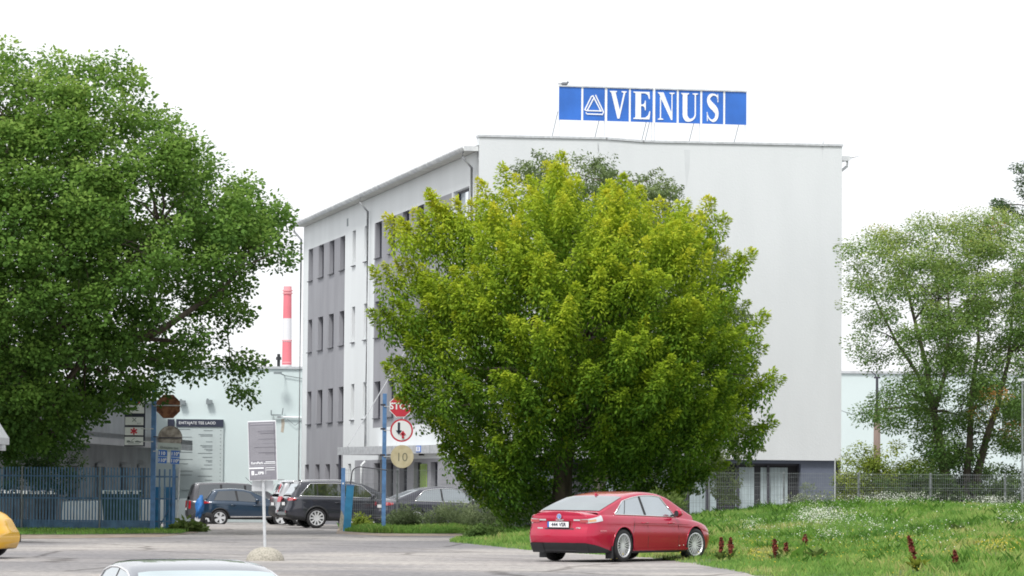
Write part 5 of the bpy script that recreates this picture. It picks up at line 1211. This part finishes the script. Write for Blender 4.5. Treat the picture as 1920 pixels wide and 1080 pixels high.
        def screen(xa, xb, mg, nm, m, off=.012):
            b = MB(); rows = []
            for t in np.linspace(0, 1, 14):
                x = xa + (xb - xa) * t; yw = s.yg(x, ztop(x)) if False else s.gsec(x)[4][0] - mg; row = []
                for u in np.linspace(-1, 1, 13):
                    y = u * yw; z = s.roofz(x, y) + off * .7; q = s.pt(x, y, z); row.append((q[0] + (-off if 'rear' in nm else off) * .7, q[1], q[2]))
                rows.append(row)
            b.grid(rows, m); return b.build(nm, s.e, True)
        s.screen = screen
        screen(*P['rearw'], 'rear_window', P.get('rglass', P['glass'])); screen(*P['frontw'], 'windscreen', P.get('fglass', P['glass']))
    def wheels(s):
        P = s.P; r = P['r']; W = P['W']; st = P.get('steer', 0)
        for wx, sy in ((0, -1), (0, 1), (P['wb'], -1), (P['wb'], 1)):
            X = T(wx, sy * (W * .5 - .115), r)
            if wx > 0: X = X @ Matrix.Rotation(st, 4, 'Z')
            if sy > 0: X = X @ Matrix.Rotation(PI, 4, 'Z')
            we = empty('wheel', X); we.parent = s.e
            rr = P.get('rim', .71) * r
            b = MB(); b.lathe([(rr, -.10), (rr + .02, -.108), (r * .93, -.105), (r * .985, -.085), (r, -.05), (r, .05), (r * .985, .085), (rr, .10), (rr, -.10)], M['rubber'], 40); b.build('tyre', we, True)
            b = MB(); b.lathe([(rr + .004, -.104), (rr - .012, -.108), (rr - .022, -.09), (rr - .03, .05)], M['rim'], 36); b.lathe([(0, -.055), (rr - .02, -.055)], M['black'], 30)
            b.lathe([(0, -.085), (.055, -.083), (.07, -.06), (.07, -.03)], M['rim'], 16)
            ns = P.get('spokes', 10); tw = P.get('twin', False)
            for k in range(ns):
                for d_ in ((-1, 1) if tw else (0,)):
                    a0 = 2 * PI * k / ns + (d_ * .05 if tw else 0); a1 = 2 * PI * k / ns + (d_ * .16 if tw else 0)
                    c0, c1 = Vector((math.cos(a0), 0, math.sin(a0))), Vector((math.cos(a1), 0, math.sin(a1))); n0 = Vector((-math.sin(a0), 0, math.cos(a0))); n1 = Vector((-math.sin(a1), 0, math.cos(a1)))
                    w0, w1 = P.get('sw', .02), P.get('sw', .02) * 1.1; p0 = c0 * .05; p1 = c1 * (rr - .015)
                    f = Vector((0, -.086, 0)); g = Vector((0, -.098, 0)); h = Vector((0, .02, 0))
                    vs = [p0 - n0 * w0 + f, p0 + n0 * w0 + f, p1 + n1 * w1 + g, p1 - n1 * w1 + g]; vs += [v + h for v in vs]
                    b.add(vs, [(0, 1, 2, 3), (0, 4, 5, 1), (1, 5, 6, 2), (2, 6, 7, 3), (3, 7, 4, 0)], M['rim'])
            b.build('rim', we)
    # ---------------- details
    def rx(s, z): return s.x0 + float(s.rdx(z))
    def rear_patch(s, y0, y1, z0, z1, m, nm, off=.008, parent=None, taper=0):
        b = MB(); rows = []
        for t in np.linspace(0, 1, 7):
            z = z0 + (z1 - z0) * t; rows.append([(s.rx(z) - off, y0 + (y1 - y0) * u + 0, z) for u in np.linspace(0, 1, 6)])
        b.grid(rows, m); return b.build(nm, parent or s.e, True)
    def side_patch(s, x0, x1, zf0, zf1, sy, m, nm, off=.006, parent=None):
        b = MB(); rows = []
        for t in np.linspace(0, 1, 14):
            x = x0 + (x1 - x0) * t; a, c = zf0(t), zf1(t); row = []
            for u in np.linspace(0, 1, 5):
                z = a + (c - a) * u; q = s.pt(x, sy * (s.yside(x, z) + off), z); row.append((q[0] - off * .5 * (x < s.x0 + .3), q[1], q[2]))
            rows.append(row)
        b.grid(rows, m); return b.build(nm, parent or s.e, True)
    def tail(s, yin, z0, z1, xs_, side, m=None, m2=None, t_in=None, t_side=None):
        """lamp wrapping the rear corner; side: -1 right, 1 left"""
        m = m or M['g_red']; ye = s.w(s.x0) * .975
        b = MB(); rows = []
        zi0, zi1 = t_in or (z0, z1); zo0, zo1 = t_side or (z0, z1)
        for t in np.linspace(0, 1, 8):
            y = yin + (ye - yin) * t; a = zi0 + (z0 - zi0) * t; c = zi1 + (z1 - zi1) * t
            rows.append([(s.rx(z) - .012, side * y, z) for z in np.linspace(a, c, 6)])
        for t in np.linspace(0, 1, 9):
            x = s.x0 + .01 + (xs_ - .01) * t; a = z0 + (zo0 - z0) * t; c = z1 + (zo1 - z1) * t; row = []
            for z in np.linspace(a, c, 6): q = s.pt(x, side * (s.yside(x, z) + .01), z); row.append((q[0] - .004, q[1], q[2]))
            rows.append(row)
        b.grid(rows, m); return b.build('tail_lamp', s.e, True)
    def seam(s, pts, sy, nm='door_seam', m=None, r=.005):
        b = MB(); b.path([s.pt(x, sy * (s.yside(x, z) + .001), z) for x, z in pts], r, m or M['black'], 5); return b.build(nm, s.e)
    def handle(s, x, z, sy):
        y = s.yside(x, z); b = MB(); b.path([(x - .10, sy * (y + .0), z), (x - .08, sy * (y + .03), z + .004), (x + .08, sy * (y + .03), z + .004), (x + .10, sy * y, z)], .014, s.P.get('hm', s.paint), 6); b.build('door_handle', s.e, True)
    def mirror(s, x, sy):
        z = s.zs(x) + .06; y = s.yg(x, z); b = MB()
        b.tube((x, sy * (y - .02), z - .02), (x, sy * (y + .12), z + .0), .02, None, M['black'], 8)
        vs = []
        prof = [(-.06, .055, .065), (-.02, .10, .085), (.05, .09, .075), (.10, .04, .035)]
        for dx, ry, rz in prof:
            for k in range(12): a = 2 * PI * k / 12; vs.append((x + dx, sy * (y + .17) + ry * math.cos(a), z + .03 + rz * math.sin(a)))
        fs_ = [(i * 12 + k, i * 12 + (k + 1) % 12, (i + 1) * 12 + (k + 1) % 12, (i + 1) * 12 + k) for i in range(3) for k in range(12)]
        b.add(vs, fs_ + [tuple(range(36, 48))], s.paint); b.add(vs[:12], [tuple(range(12))], M['black']); b.build('mirror', s.e, True)
    def plate(s, z, txt='', yw=.26, zh=.055, y0=0.0, dx=.02):
        b = MB(); x = min(s.rx(z - zh), s.rx(z + zh)) - dx; b.box((x, y0, z), (.012, yw * 2, zh * 2), M['plate']); b.box((x + .004, y0, z), (.012, yw * 2 + .02, zh * 2 + .02), M['black'])
        if txt: b.box((x - .003, y0 + yw - .02, z), (.012, .04, zh * 2), M['signblue'])
        o = b.build('number_plate', s.e)
        if txt: text('lettering', txt, .105, M['navy'], o, T(x - .012, y0 - .02, z - .002) @ Matrix.Rotation(-PI / 2, 4, 'Z'), bold=.001)
        return o
def carX(px, Y, head, wheel_y=None, z=None):
    """px: photo x of the near rear wheel; head: heading angle from +X"""
    x = at(px, 900, Y).x; zz = gz(x, Y) if z is None else z
    return T(x, Y, zz) @ Matrix.Rotation(head, 4, 'Z')
def place(px, Y, head, W, z=None):   # px and Y refer to the right rear wheel's outer face
    x = at(px, 900, Y).x; c = Vector((-math.sin(head), math.cos(head))) * W * .5
    zz = float(base_z(Y)) if z is None else z
    return T(x + c.x, Y + c.y, zz + .004) @ Matrix.Rotation(head, 4, 'Z')
# --- red saloon
red = Car('parked_car', place(1171.8, 77.2, math.radians(55.5), 1.84, 0), dict(paint=M['red'], L=4.885, W=1.84, ro=1.10, wb=2.825, r=.338, rim=.72, spokes=10, twin=True, sw=.0075, steer=math.radians(-9),
    bottom=[(-1.1, .20), (-.95, .18), (-.5, .18), (.4, .17), (2.4, .17), (3.3, .19), (3.6, .23), (3.785, .26)],
    shoulder=[(-1.1, .955), (-.9, .965), (-.3, .965), (.6, .945), (2.2, .90), (2.9, .84), (3.5, .73), (3.785, .62)],
    top=[(-1.1, 1.01), (-.9, 1.035), (-.6, 1.05), (0, 1.05), (2.4, .985), (2.75, .955), (3.2, .87), (3.6, .74), (3.785, .63)],
    rear=[(.2, .13), (.38, .03), (.5, .0), (.62, .015), (.68, .06), (.8, .085), (.9, .07), (.97, .055), (1.03, .06), (1.2, .1)],
    front=[(.2, .1), (.35, .03), (.5, .0), (.6, .03), (.75, .15), (.9, .3)],
    roof=[(-.78, 1.01), (-.70, 1.035), (-.25, 1.19), (.25, 1.335), (.6, 1.395), (1.0, 1.435), (1.35, 1.44), (1.7, 1.415), (2.05, 1.33), (2.5, 1.12), (2.85, .96)], rsm=.07, tumble=.36,
    glass=M['glass_pale'], rglass=glass_mat('car_rear_glass', (.115, .14, .145), .16), fglass=M['glass_mid'], wm=.075,
    wins=[(-.22, .18, .12, .30), (.15, .33, .90, .86), (1.0, .95, 2.12, 1.72)], rearw=(-.66, .30, .035), frontw=(1.75, 2.75, .05), chrome=True, clad=3, capclad=2, hm=M['red']),
    'shiny red saloon car parked with its nose on the grassy bank in the foreground')
c = red
for sd_ in (-1, 1):
    tl_ = c.tail(.50, .80, .885, .36, sd_, M['g_clear'], t_in=(.845, .875), t_side=(.85, .965))
    ye = c.w(c.x0)
    c.rear_patch(sd_ * .34, sd_ * .52, .845, .876, M['g_clear'], 'lamp_strip', .012, tl_)
    c.side_patch(c.x0 + .02, c.x0 + .16, lambda t: .82 + .02 * t, lambda t: .86 + .03 * t, sd_, M['g_amber'], 'indicator', .016, tl_)
    c.rear_patch(sd_ * .50, sd_ * .70, .79 + .02, .868, M['g_red'], 'lamp_inset', .0165, tl_)
    for xx in (.95, 2.15): c.seam([(xx + .0, .22), (xx - .02, .5), (xx - .03, .75), (xx - .03, .93)], sd_)
    c.seam([(.13 + .3 * math.sin(t), .48 + .48 * (1 - math.cos(t))) for t in np.linspace(.4, 1.45, 6)], sd_)
    c.seam([(.35, .80), (1.1, .79), (2.3, .765), (3.0, .73)], sd_, 'crease', M['red'], .008)
    c.side_patch(.42, 2.5, lambda t: .235, lambda t: .275 + .0 * t, sd_, M['red'], 'sill', .02)
    c.handle(.80, .80, sd_); c.handle(1.83, .79, sd_); c.mirror(2.0, sd_)
    c.side_patch(c.x0 + .005, c.x0 + .72, lambda t: .19, lambda t: .388 - .17 * t, sd_, M['black'], 'bumper_corner', .008); c.rear_patch(sd_ * .40, sd_ * (c.w(c.x0) + .004), .19, .388, M['black'], 'bumper_end', .010)
    c.side_patch(c.x0 + .26, c.x0 + .46, lambda t: .635, lambda t: .655, sd_, M['g_red'], 'reflector', .012)
    b = MB(); b.lathe([(.0, 0), (.028, 0), (.032, -.12), (.026, -.12), (.0, -.02)], M['chrome'], 16, T(c.x0 + .16, sd_ * .55, .27) @ Matrix.Rotation(PI / 2, 4, 'Z')); b.build('exhaust_tip', c.e, True)
    b = MB(); b.box((-.42, sd_ * .82, .20), (.02, .18, .26), M['black']); b.build('mud_flap', c.e)
# boot lid, badge, plate, spoiler, fin
b = MB(); b.path([(c.x0 + .07 + .10 * y * y, y, 1.018 - .045 * (y / .6) ** 2) for y in np.linspace(-.58, .58, 13)], [.008] + [.018] * 11 + [.008], M['red'], 8); b.build('boot_spoiler', c.e, True)
c.rear_patch(-.36, .36, .665, .69, M['black'], 'boot_gap', .004)
c.rear_patch(-.31, .31, .70, .845, mat('recess_shade_red', (.30, .008, .02), .4, coat=1), 'plate_recess_shade', .004)  # surface patch in darker red, stands in for the shade of the plate recess
c.plate(.765, '444 VSR', .26, .056, .02, .03)
b = MB(); xx = c.rx(.925) - .018; b.lathe([(0, 0), (.056, 0), (.056, .012), (0, .012)], M['chrome'], 24, T(xx, .0, .932) @ Matrix.Rotation(PI / 2, 4, 'Z')); em = b.build('badge', c.e)
b = MB(); b.lathe([(0, 0), (.044, 0), (.044, .004), (0, .004)], M['signblue'], 24, T(xx - .012, .0, .932) @ Matrix.Rotation(PI / 2, 4, 'Z'))
for rx_, rz_, dz in ((.036, .012, .006), (.013, .034, .0)):
    pl = [(rx_ * math.cos(a), dz + rz_ * math.sin(a)) for a in np.linspace(0, 2 * PI, 25)]; b.path([(xx - .014, p[0], .932 + p[1]) for p in pl], .004, M['chrome'], 5)
b.build('emblem', em)
text('lettering', 'C A M R Y', .042, M['chrome'], c.e, T(c.rx(.87) - .012, 0, .855) @ Matrix.Rotation(-PI / 2, 4, 'Z'), bold=.003)
text('lettering', 'HYBRID', .032, M['chrome'], c.e, T(c.rx(.70) - .014, -.47, .70) @ Matrix.Rotation(-PI / 2, 4, 'Z'), bold=.002)
b = MB(); b.box((c.rx(.69) - .008, .47, .69), (.01, .13, .025), M['chrome']); b.build('dealer_mark', c.e)
b = MB(); b.prism([(-.08, 0), (.07, 0), (.0, .03), (-.06, .06)], .03, M['red'], T(.36, -.015, c.roofz(.36, 0) - .005)); b.build('roof_fin', c.e)
b = MB(); b.box((c.x0 + .13, 0, .30), (.05, 1.0, .14), M['black']); b.build('rear_diffuser', c.e)
# --- charcoal estate
est = Car('parked_car', place(595, 128.6, math.radians(15), 1.84), dict(paint=M['charcoal'], L=4.82, W=1.84, ro=1.05, wb=2.745, r=.345, rim=.72, spokes=10, sw=.026,
    bottom=[(-1.05, .38), (-.8, .30), (-.4, .25), (2.9, .24), (3.6, .28), (3.77, .30)],
    shoulder=[(-1.05, 1.06), (-.5, 1.08), (.8, 1.06), (2.3, 1.01), (3.0, .92), (3.77, .72)],
    top=[(-1.05, 1.09), (-.5, 1.10), (2.2, 1.06), (2.5, 1.04), (3.1, .97), (3.6, .82), (3.77, .72)],
    rear=[(.2, .12), (.5, .0), (.62, .0), (.72, .07), (1.0, .12), (1.2, .22), (1.6, .5)], front=[(.2, .1), (.5, .0), (.8, .1)],
    roof=[(-1.02, 1.09), (-.93, 1.30), (-.80, 1.50), (-.66, 1.575), (-.2, 1.61), (.7, 1.625), (1.3, 1.60), (1.75, 1.50), (2.4, 1.18), (2.7, 1.02)], rsm=.05, tumble=.27,
    glass=M['glass_dark'], fglass=M['glass_mid'], rglass=M['glass_pale'], wins=[(-.62, -.20, .02, .02), (.07, .05, .90, .82), (.98, .90, 2.12, 1.62)], rearw=(-1.0, -.78, .05), frontw=(1.65, 2.6, .05), chrome=True, chromew=1.5, clad=4, cladarch=True),
    'charcoal estate car with silver roof rails and ten-spoke wheels, parked left of the turquoise post')
c = est
for sd_ in (-1, 1):
    c.tail(.42, .93, 1.07 - .02, .30, sd_, M['g_red'], t_in=(.97, 1.03), t_side=(.97, 1.02)); c.handle(.74, .88, sd_); c.handle(1.76, .86, sd_); c.mirror(1.95, sd_)
    for xx in (.93, 2.1): c.seam([(xx, .3), (xx - .02, .6), (xx - .03, .98)], sd_)
    c.rear_patch(sd_ * .62, sd_ * .74, .52, .60, M['g_red'], 'reflector', .01); c.side_patch(.35, 2.4, lambda t: .30, lambda t: .34, sd_, M['black'], 'sill', .03)
    b = MB(); P_ = [(x, sd_ * (c.gsec(x)[4][0] - .03), c.roofz(x, c.gsec(x)[4][0] - .03) + (.045 if -.5 < x < 1.3 else .0)) for x in np.linspace(-.62, 1.42, 14)]; b.path(P_, .018, M['chrome'], 7); b.build('roof_rail', c.e, True)
c.plate(.83, '', .26, .055); b = MB(); b.box((c.rx(.55) - .0, 0, .50), (.03, 1.3, .10), M['chrome']); b.build('bumper_trim', c.e)
b = MB(); b.prism([(-.1, 0), (.1, 0), (-.05, .06)], .03, c.paint, T(-.4, -.015, c.roofz(-.4, 0))); b.build('roof_fin', c.e)
b = MB(); b.box((-.83, 0, 1.55), (.18, 1.0, .03), c.paint); b.build('tailgate_spoiler', c.e)
# --- white hatch behind it
hat = Car('parked_car', place(566, 134.5, math.radians(15), 1.82), dict(paint=M['whitecar'], L=4.5, W=1.82, ro=.92, wb=2.62, r=.34, rim=.68, spokes=5, sw=.04,
    bottom=[(-.92, .36), (-.6, .28), (2.9, .25), (3.58, .30)], shoulder=[(-.92, 1.02), (.8, 1.02), (2.3, .98), (3.58, .75)], top=[(-.92, 1.05), (2.2, 1.05), (3.1, .98), (3.58, .78)],
    rear=[(.2, .1), (.5, .0), (.7, .06), (1.0, .10), (1.6, .3)], front=[(.2, .1), (.5, .0), (.8, .1)],
    roof=[(-.90, 1.08), (-.82, 1.35), (-.72, 1.56), (-.5, 1.62), (.6, 1.66), (1.2, 1.63), (1.7, 1.5), (2.4, 1.10), (2.6, 1.04)], rsm=.05, tumble=.26, glass=M['glass_dark'], rglass=M['glass_pale'],
    wins=[(-.5, -.38, .0, .0), (.06, .05, .85, .78), (.92, .85, 2.0, 1.52)], rearw=(-.87, -.70, .05), frontw=(1.6, 2.4, .05), clad=4, capclad=2),
    'pale hatchback with tall red tail lamps, mostly hidden behind the charcoal estate car')
c = hat
for sd_ in (-1, 1):
    c.tail(.66, .86, 1.06, .2, sd_, M['g_red']); c.handle(.7, .88, sd_); c.mirror(1.85, sd_)
    b = MB(); rows = [[(c.pt(-.86 + .14 * t, 0, 0)[0] + .02 * 0 - .02 + 0, sd_ * (c.gsec(-.86 + .14 * t)[3][0] - u), c.roofz(-.86 + .14 * t, c.gsec(-.86 + .14 * t)[3][0] - u) + .01) for u in (-.01, .05, .11)] for t in np.linspace(0, 1, 8)]; b.grid(rows, M['g_red']); b.build('upper_lamp', c.e, True)
c.plate(.78, '', .26, .055); b = MB(); b.box((-.66, 0, 1.655), (.2, .95, .03), c.paint); b.build('tailgate_spoiler', c.e); b = MB(); b.box((c.rx(.6) - .012, 0, .62), (.02, 1.2, .16), M['black']); b.build('bumper_trim', c.e)
# --- dark saloon behind the mesh fence
sal = Car('parked_car', place(782, 127.2, math.radians(17), 1.85), dict(paint=M['darksedan'], L=4.9, W=1.85, ro=1.12, wb=2.89, r=.34, rim=.76, spokes=10, sw=.014, twin=True,
    bottom=[(-1.12, .32), (-.8, .26), (-.4, .2), (3.1, .18), (3.78, .25)], shoulder=[(-1.12, .93), (-.3, .95), (.8, .93), (2.4, .88), (3.3, .78), (3.78, .62)],
    top=[(-1.12, 1.01), (-.9, 1.06), (-.4, 1.07), (2.3, .98), (2.8, .94), (3.5, .80), (3.78, .63)], rear=[(.2, .1), (.5, .0), (.62, .02), (.72, .08), (1.02, .08), (1.2, .12)], front=[(.2, .1), (.5, .0), (.8, .15)],
    roof=[(-.62, 1.04), (-.4, 1.13), (.1, 1.33), (.5, 1.42), (.95, 1.46), (1.4, 1.45), (1.8, 1.36), (2.35, 1.12), (2.65, .99)], rsm=.07, tumble=.34, glass=M['glass_mid'], rglass=M['glass_pale'], wm=.07,
    wins=[(-.05, .30, .92, .88), (.99, .94, 2.1, 1.65)], rearw=(-.5, .25, .05), frontw=(1.75, 2.55, .05), chrome=True, chromew=1.6, clad=3),
    'dark grey saloon car with chrome window line parked behind the wire mesh fence')
c = sal
for sd_ in (-1, 1):
    c.tail(.45, .80, .92, .30, sd_, M['g_red'], t_side=(.84, .90)); c.handle(.8, .80, sd_); c.handle(1.85, .79, sd_); c.mirror(2.0, sd_)
    for xx in (.95, 2.15): c.seam([(xx, .25), (xx - .02, .6), (xx - .03, .9)], sd_)
c.plate(.78, '', .26, .055); b = MB(); b.box((c.rx(.4) - .01, 0, .38), (.02, 1.4, .03), M['chrome']); b.build('bumper_trim', c.e)
# --- dark blue crossover
cro = Car('parked_car', place(413, 158, math.radians(8), 1.78), dict(paint=M['bluecar'], L=4.15, W=1.78, ro=.72, wb=2.60, r=.345, rim=.68, spokes=5, sw=.035, twin=True,
    bottom=[(-.72, .38), (-.4, .30), (2.9, .28), (3.43, .33)], shoulder=[(-.72, 1.06), (.5, 1.05), (1.8, .98), (2.6, .93), (3.43, .78)], top=[(-.72, 1.1), (1.8, 1.06), (2.3, 1.03), (3.0, .96), (3.43, .80)],
    rear=[(.2, .1), (.5, .0), (.7, .05), (1.0, .07), (1.6, .3)], front=[(.2, .1), (.5, .0), (.8, .1)],
    roof=[(-.66, 1.10), (-.55, 1.28), (-.42, 1.46), (-.2, 1.54), (.5, 1.58), (1.0, 1.55), (1.4, 1.44), (2.0, 1.16), (2.3, 1.05)], rsm=.06, tumble=.28, glass=M['glass_dark'], rglass=M['glass_pale'],
    wins=[(-.25, -.05, .72, .62), (.80, .72, 1.75, 1.28)], rearw=(-.6, -.38, .05), frontw=(1.38, 2.15, .05), clad=4, cladarch=True),
    'small dark blue crossover parked in front of the grey van near the warehouse wall')
c = cro
for sd_ in (-1, 1):
    c.tail(.42, .94, 1.04, .28, sd_, M['g_red'], t_side=(.96, 1.0)); c.handle(.55, .88, sd_); c.handle(1.5, .86, sd_); c.mirror(1.55, sd_); c.side_patch(.45, 2.2, lambda t: .36 + .03 * t, lambda t: .42 - .0 * t, sd_, M['chrome'], 'sill_trim', .02)
    c.seam([(.76, .42), (.74, .7), (.75, 1.0)], sd_)
c.plate(.62, '', .26, .055)
# --- grey van
van = Car('parked_van', place(390, 164, math.radians(10), 1.92), dict(paint=M['greyvan'], L=5.0, W=1.92, ro=.85, wb=3.1, r=.34, rim=.66, spokes=5, sw=.04,
    bottom=[(-.85, .32), (-.5, .26), (3.2, .25), (4.15, .28)], shoulder=[(-.85, 1.08), (1.5, 1.08), (2.8, 1.02), (3.4, .95), (4.15, .75)], top=[(-.85, 1.12), (2.8, 1.10), (3.5, 1.0), (4.15, .78)],
    rear=[(.2, .08), (.5, .0), (1.0, .04), (1.8, .16)], front=[(.2, .1), (.5, .0), (.8, .1)],
    roof=[(-.82, 1.14), (-.76, 1.5), (-.68, 1.76), (-.5, 1.84), (.8, 1.87), (1.8, 1.83), (2.4, 1.65), (3.2, 1.15), (3.45, 1.04)], rsm=.05, tumble=.2, glass=M['glass_dark'],
    wins=[(-.45, -.35, .55, .55), (.65, .65, 1.65, 1.6), (1.75, 1.7, 2.9, 2.4)], rearw=(-.80, -.66, .05), frontw=(2.4, 3.3, .05), clad=4, capclad=2),
    'dark grey van with upright rear and tall red lamp, behind the blue crossover', 'van')
c = van
for sd_ in (-1, 1): c.tail(.78, .72, 1.06, .10, sd_, M['g_red']); c.handle(1.55, .9, sd_); c.mirror(2.7, sd_)
b = MB(); b.path([(2.0, -.5, 1.82), (1.7, -.5, 2.1)], .01, M['black'], 5); b.build('aerial', c.e); c.plate(.7, '', .26, .055)
# blue bundle at the rear of the crossover
p = at(374, 978, 155.5); b = MB(); vs = []; random.seed(9)
nu, nv = 14, 12
for i in range(nv + 1):
    for j in range(nu):
        th, ph = PI * i / nv, 2 * PI * j / nu; r = 1 + .18 * math.sin(3 * ph + i) * math.sin(th) + .10 * math.sin(5 * th + j)
        vs.append((.17 * r * math.sin(th) * math.cos(ph) + .05 * math.cos(th), .2 * r * math.sin(th) * math.sin(ph), .78 + .46 * r * math.cos(th)))
b.add(vs, [(i * nu + j, i * nu + (j + 1) % nu, (i + 1) * nu + (j + 1) % nu, (i + 1) * nu + j) for i in range(nv) for j in range(nu)], M['bagblue'])
zb_ = float(base_z(155.5)); e = empty('covered_motorcycle', T(p.x, 155.5, zb_), label='bright blue covered bundle on dark wheels standing at the rear of the blue crossover', cat='covered cycle')
b.build('cover', e, True)
b = MB(); b.lathe([(.12, -.04), (.26, -.05), (.28, 0), (.26, .05), (.12, .04)], M['rubber'], 24, T(-.08, 0, .28)); b.lathe([(.0, -.03), (.14, -.03)], M['rim'], 16, T(-.08, 0, .28)); b.build('wheel', e, True)
b = MB(); b.lathe([(.12, -.04), (.26, -.05), (.28, 0), (.26, .05), (.12, .04)], M['rubber'], 24, T(.35, .1, .28)); b.build('wheel', e, True)
# --- yellow car at the left edge, front pointing right
PY = dict(paint=M['yellow'], L=4.05, W=1.78, ro=.8, wb=2.6, r=.34, rim=.7, spokes=5, sw=.04, bottom=[(-.8, .30), (2.9, .17), (3.25, .19)], shoulder=[(-.8, 1.0), (1.8, .98), (2.6, .93), (3.1, .88), (3.25, .78)],
    top=[(-.8, 1.05), (1.8, 1.06), (2.3, 1.03), (3.0, .97), (3.15, .88), (3.25, .80)], rear=[(.2, .1), (.5, .0), (1.0, .07), (1.6, .3)], front=[(.2, .07), (.35, .0), (.5, .0), (.6, .08), (.75, .16), (.9, .25)],
    roof=[(-.74, 1.06), (-.5, 1.45), (-.2, 1.5), (.6, 1.52), (1.2, 1.45), (1.9, 1.12), (2.2, 1.02)], rsm=.06, tumble=.28, glass=M['glass_dark'], wins=[(-.25, -.05, .72, .62), (.80, .72, 1.75, 1.28)], rearw=(-.68, -.45, .05), frontw=(1.2, 2.1, .05), clad=2)
hy = math.radians(-12); Yy = 76.0; nose = at(19, 1000, Yy)
fx, fy = math.cos(hy), math.sin(hy); rx_, ry_ = math.sin(hy), -math.cos(hy)
ox = nose.x - fx * 3.25 ; oy = Yy - fy * 3.25 
yel = Car('parked_car', T(ox, oy, 0.004) @ Matrix.Rotation(hy, 4, 'Z'), PY, 'yellow car whose front end enters the picture at the left edge')
c = yel
for sd_ in (-1, 1):
    c.side_patch(c.x1 - .50, c.x1 - .015, lambda t: .66 - .02 * t, lambda t: .80 - .03 * t, sd_, M['glass_mid'], 'headlight', .02); c.mirror(1.5, sd_); c.handle(1.4, .85, sd_)
for sd_ in (-1, 1):
    b = MB(); b.box((c.x1 - .10, sd_ * .66, .40), (.16, .12, .16), M['black']); b.build('fog_lamp', c.e)
b = MB(); b.box((c.x1 - .03, 0, .42), (.04, .9, .10), M['black']); b.build('grille', c.e); b = MB(); b.box((c.x1 - .14, 0, .22), (.1, 1.1, .05), M['black']); b.build('front_lip', c.e)
# --- silver car in the foreground: only the roof shows
Yf = 31.5; cxp = at(392, 1049.5, Yf); hf = math.radians(106)
PS = dict(paint=M['silvercar'], L=4.5, W=1.78, ro=.95, wb=2.65, r=.33, rim=.7, spokes=7, sw=.025, bottom=[(-.95, .3), (-.5, .22), (3.0, .2), (3.55, .26)], shoulder=[(-.95, .92), (.5, .93), (2.3, .88), (3.55, .65)],
    top=[(-.95, .98), (-.5, 1.02), (2.1, .98), (2.9, .88), (3.55, .67)], rear=[(.2, .1), (.5, .0), (1.0, .06), (1.4, .2)], front=[(.2, .1), (.5, .0), (.8, .1)],
    roof=[(-.62, 1.0), (-.3, 1.16), (.15, 1.345), (.4, 1.40), (.9, 1.43), (1.3, 1.425), (1.6, 1.38), (2.2, 1.10), (2.5, .98)], rsm=.05, tumble=.42, glass=M['glass_pale'], rglass=glass_mat('rear_glass_bright', (.34, .42, .43), .25), wm=.06,
    wins=[(-.2, .2, .8, .8), (.9, .87, 2.0, 1.55)], rearw=(-.55, .16, .05), frontw=(1.6, 2.4, .05), chrome=True, clad=3)
zf = cxp.z - 1.455
sil = Car('parked_car', T(cxp.x, Yf, zf) @ Matrix.Rotation(hf, 4, 'Z'), PS, 'pale silver-blue car in the foreground with only its roof and windows in the picture')
c = sil
for sd_ in (-1, 1): c.tail(.5, .72, .88, .2, sd_, M['g_red']); c.handle(.75, .78, sd_); c.handle(1.75, .77, sd_); c.mirror(1.85, sd_)
c.plate(.6, '', .26, .055)
# ------------------------------------------------------------ render settings
S.render.engine = 'CYCLES'
S.cycles.filter_width = 1.8; S.cycles.max_bounces = 8; S.cycles.transparent_max_bounces = 8
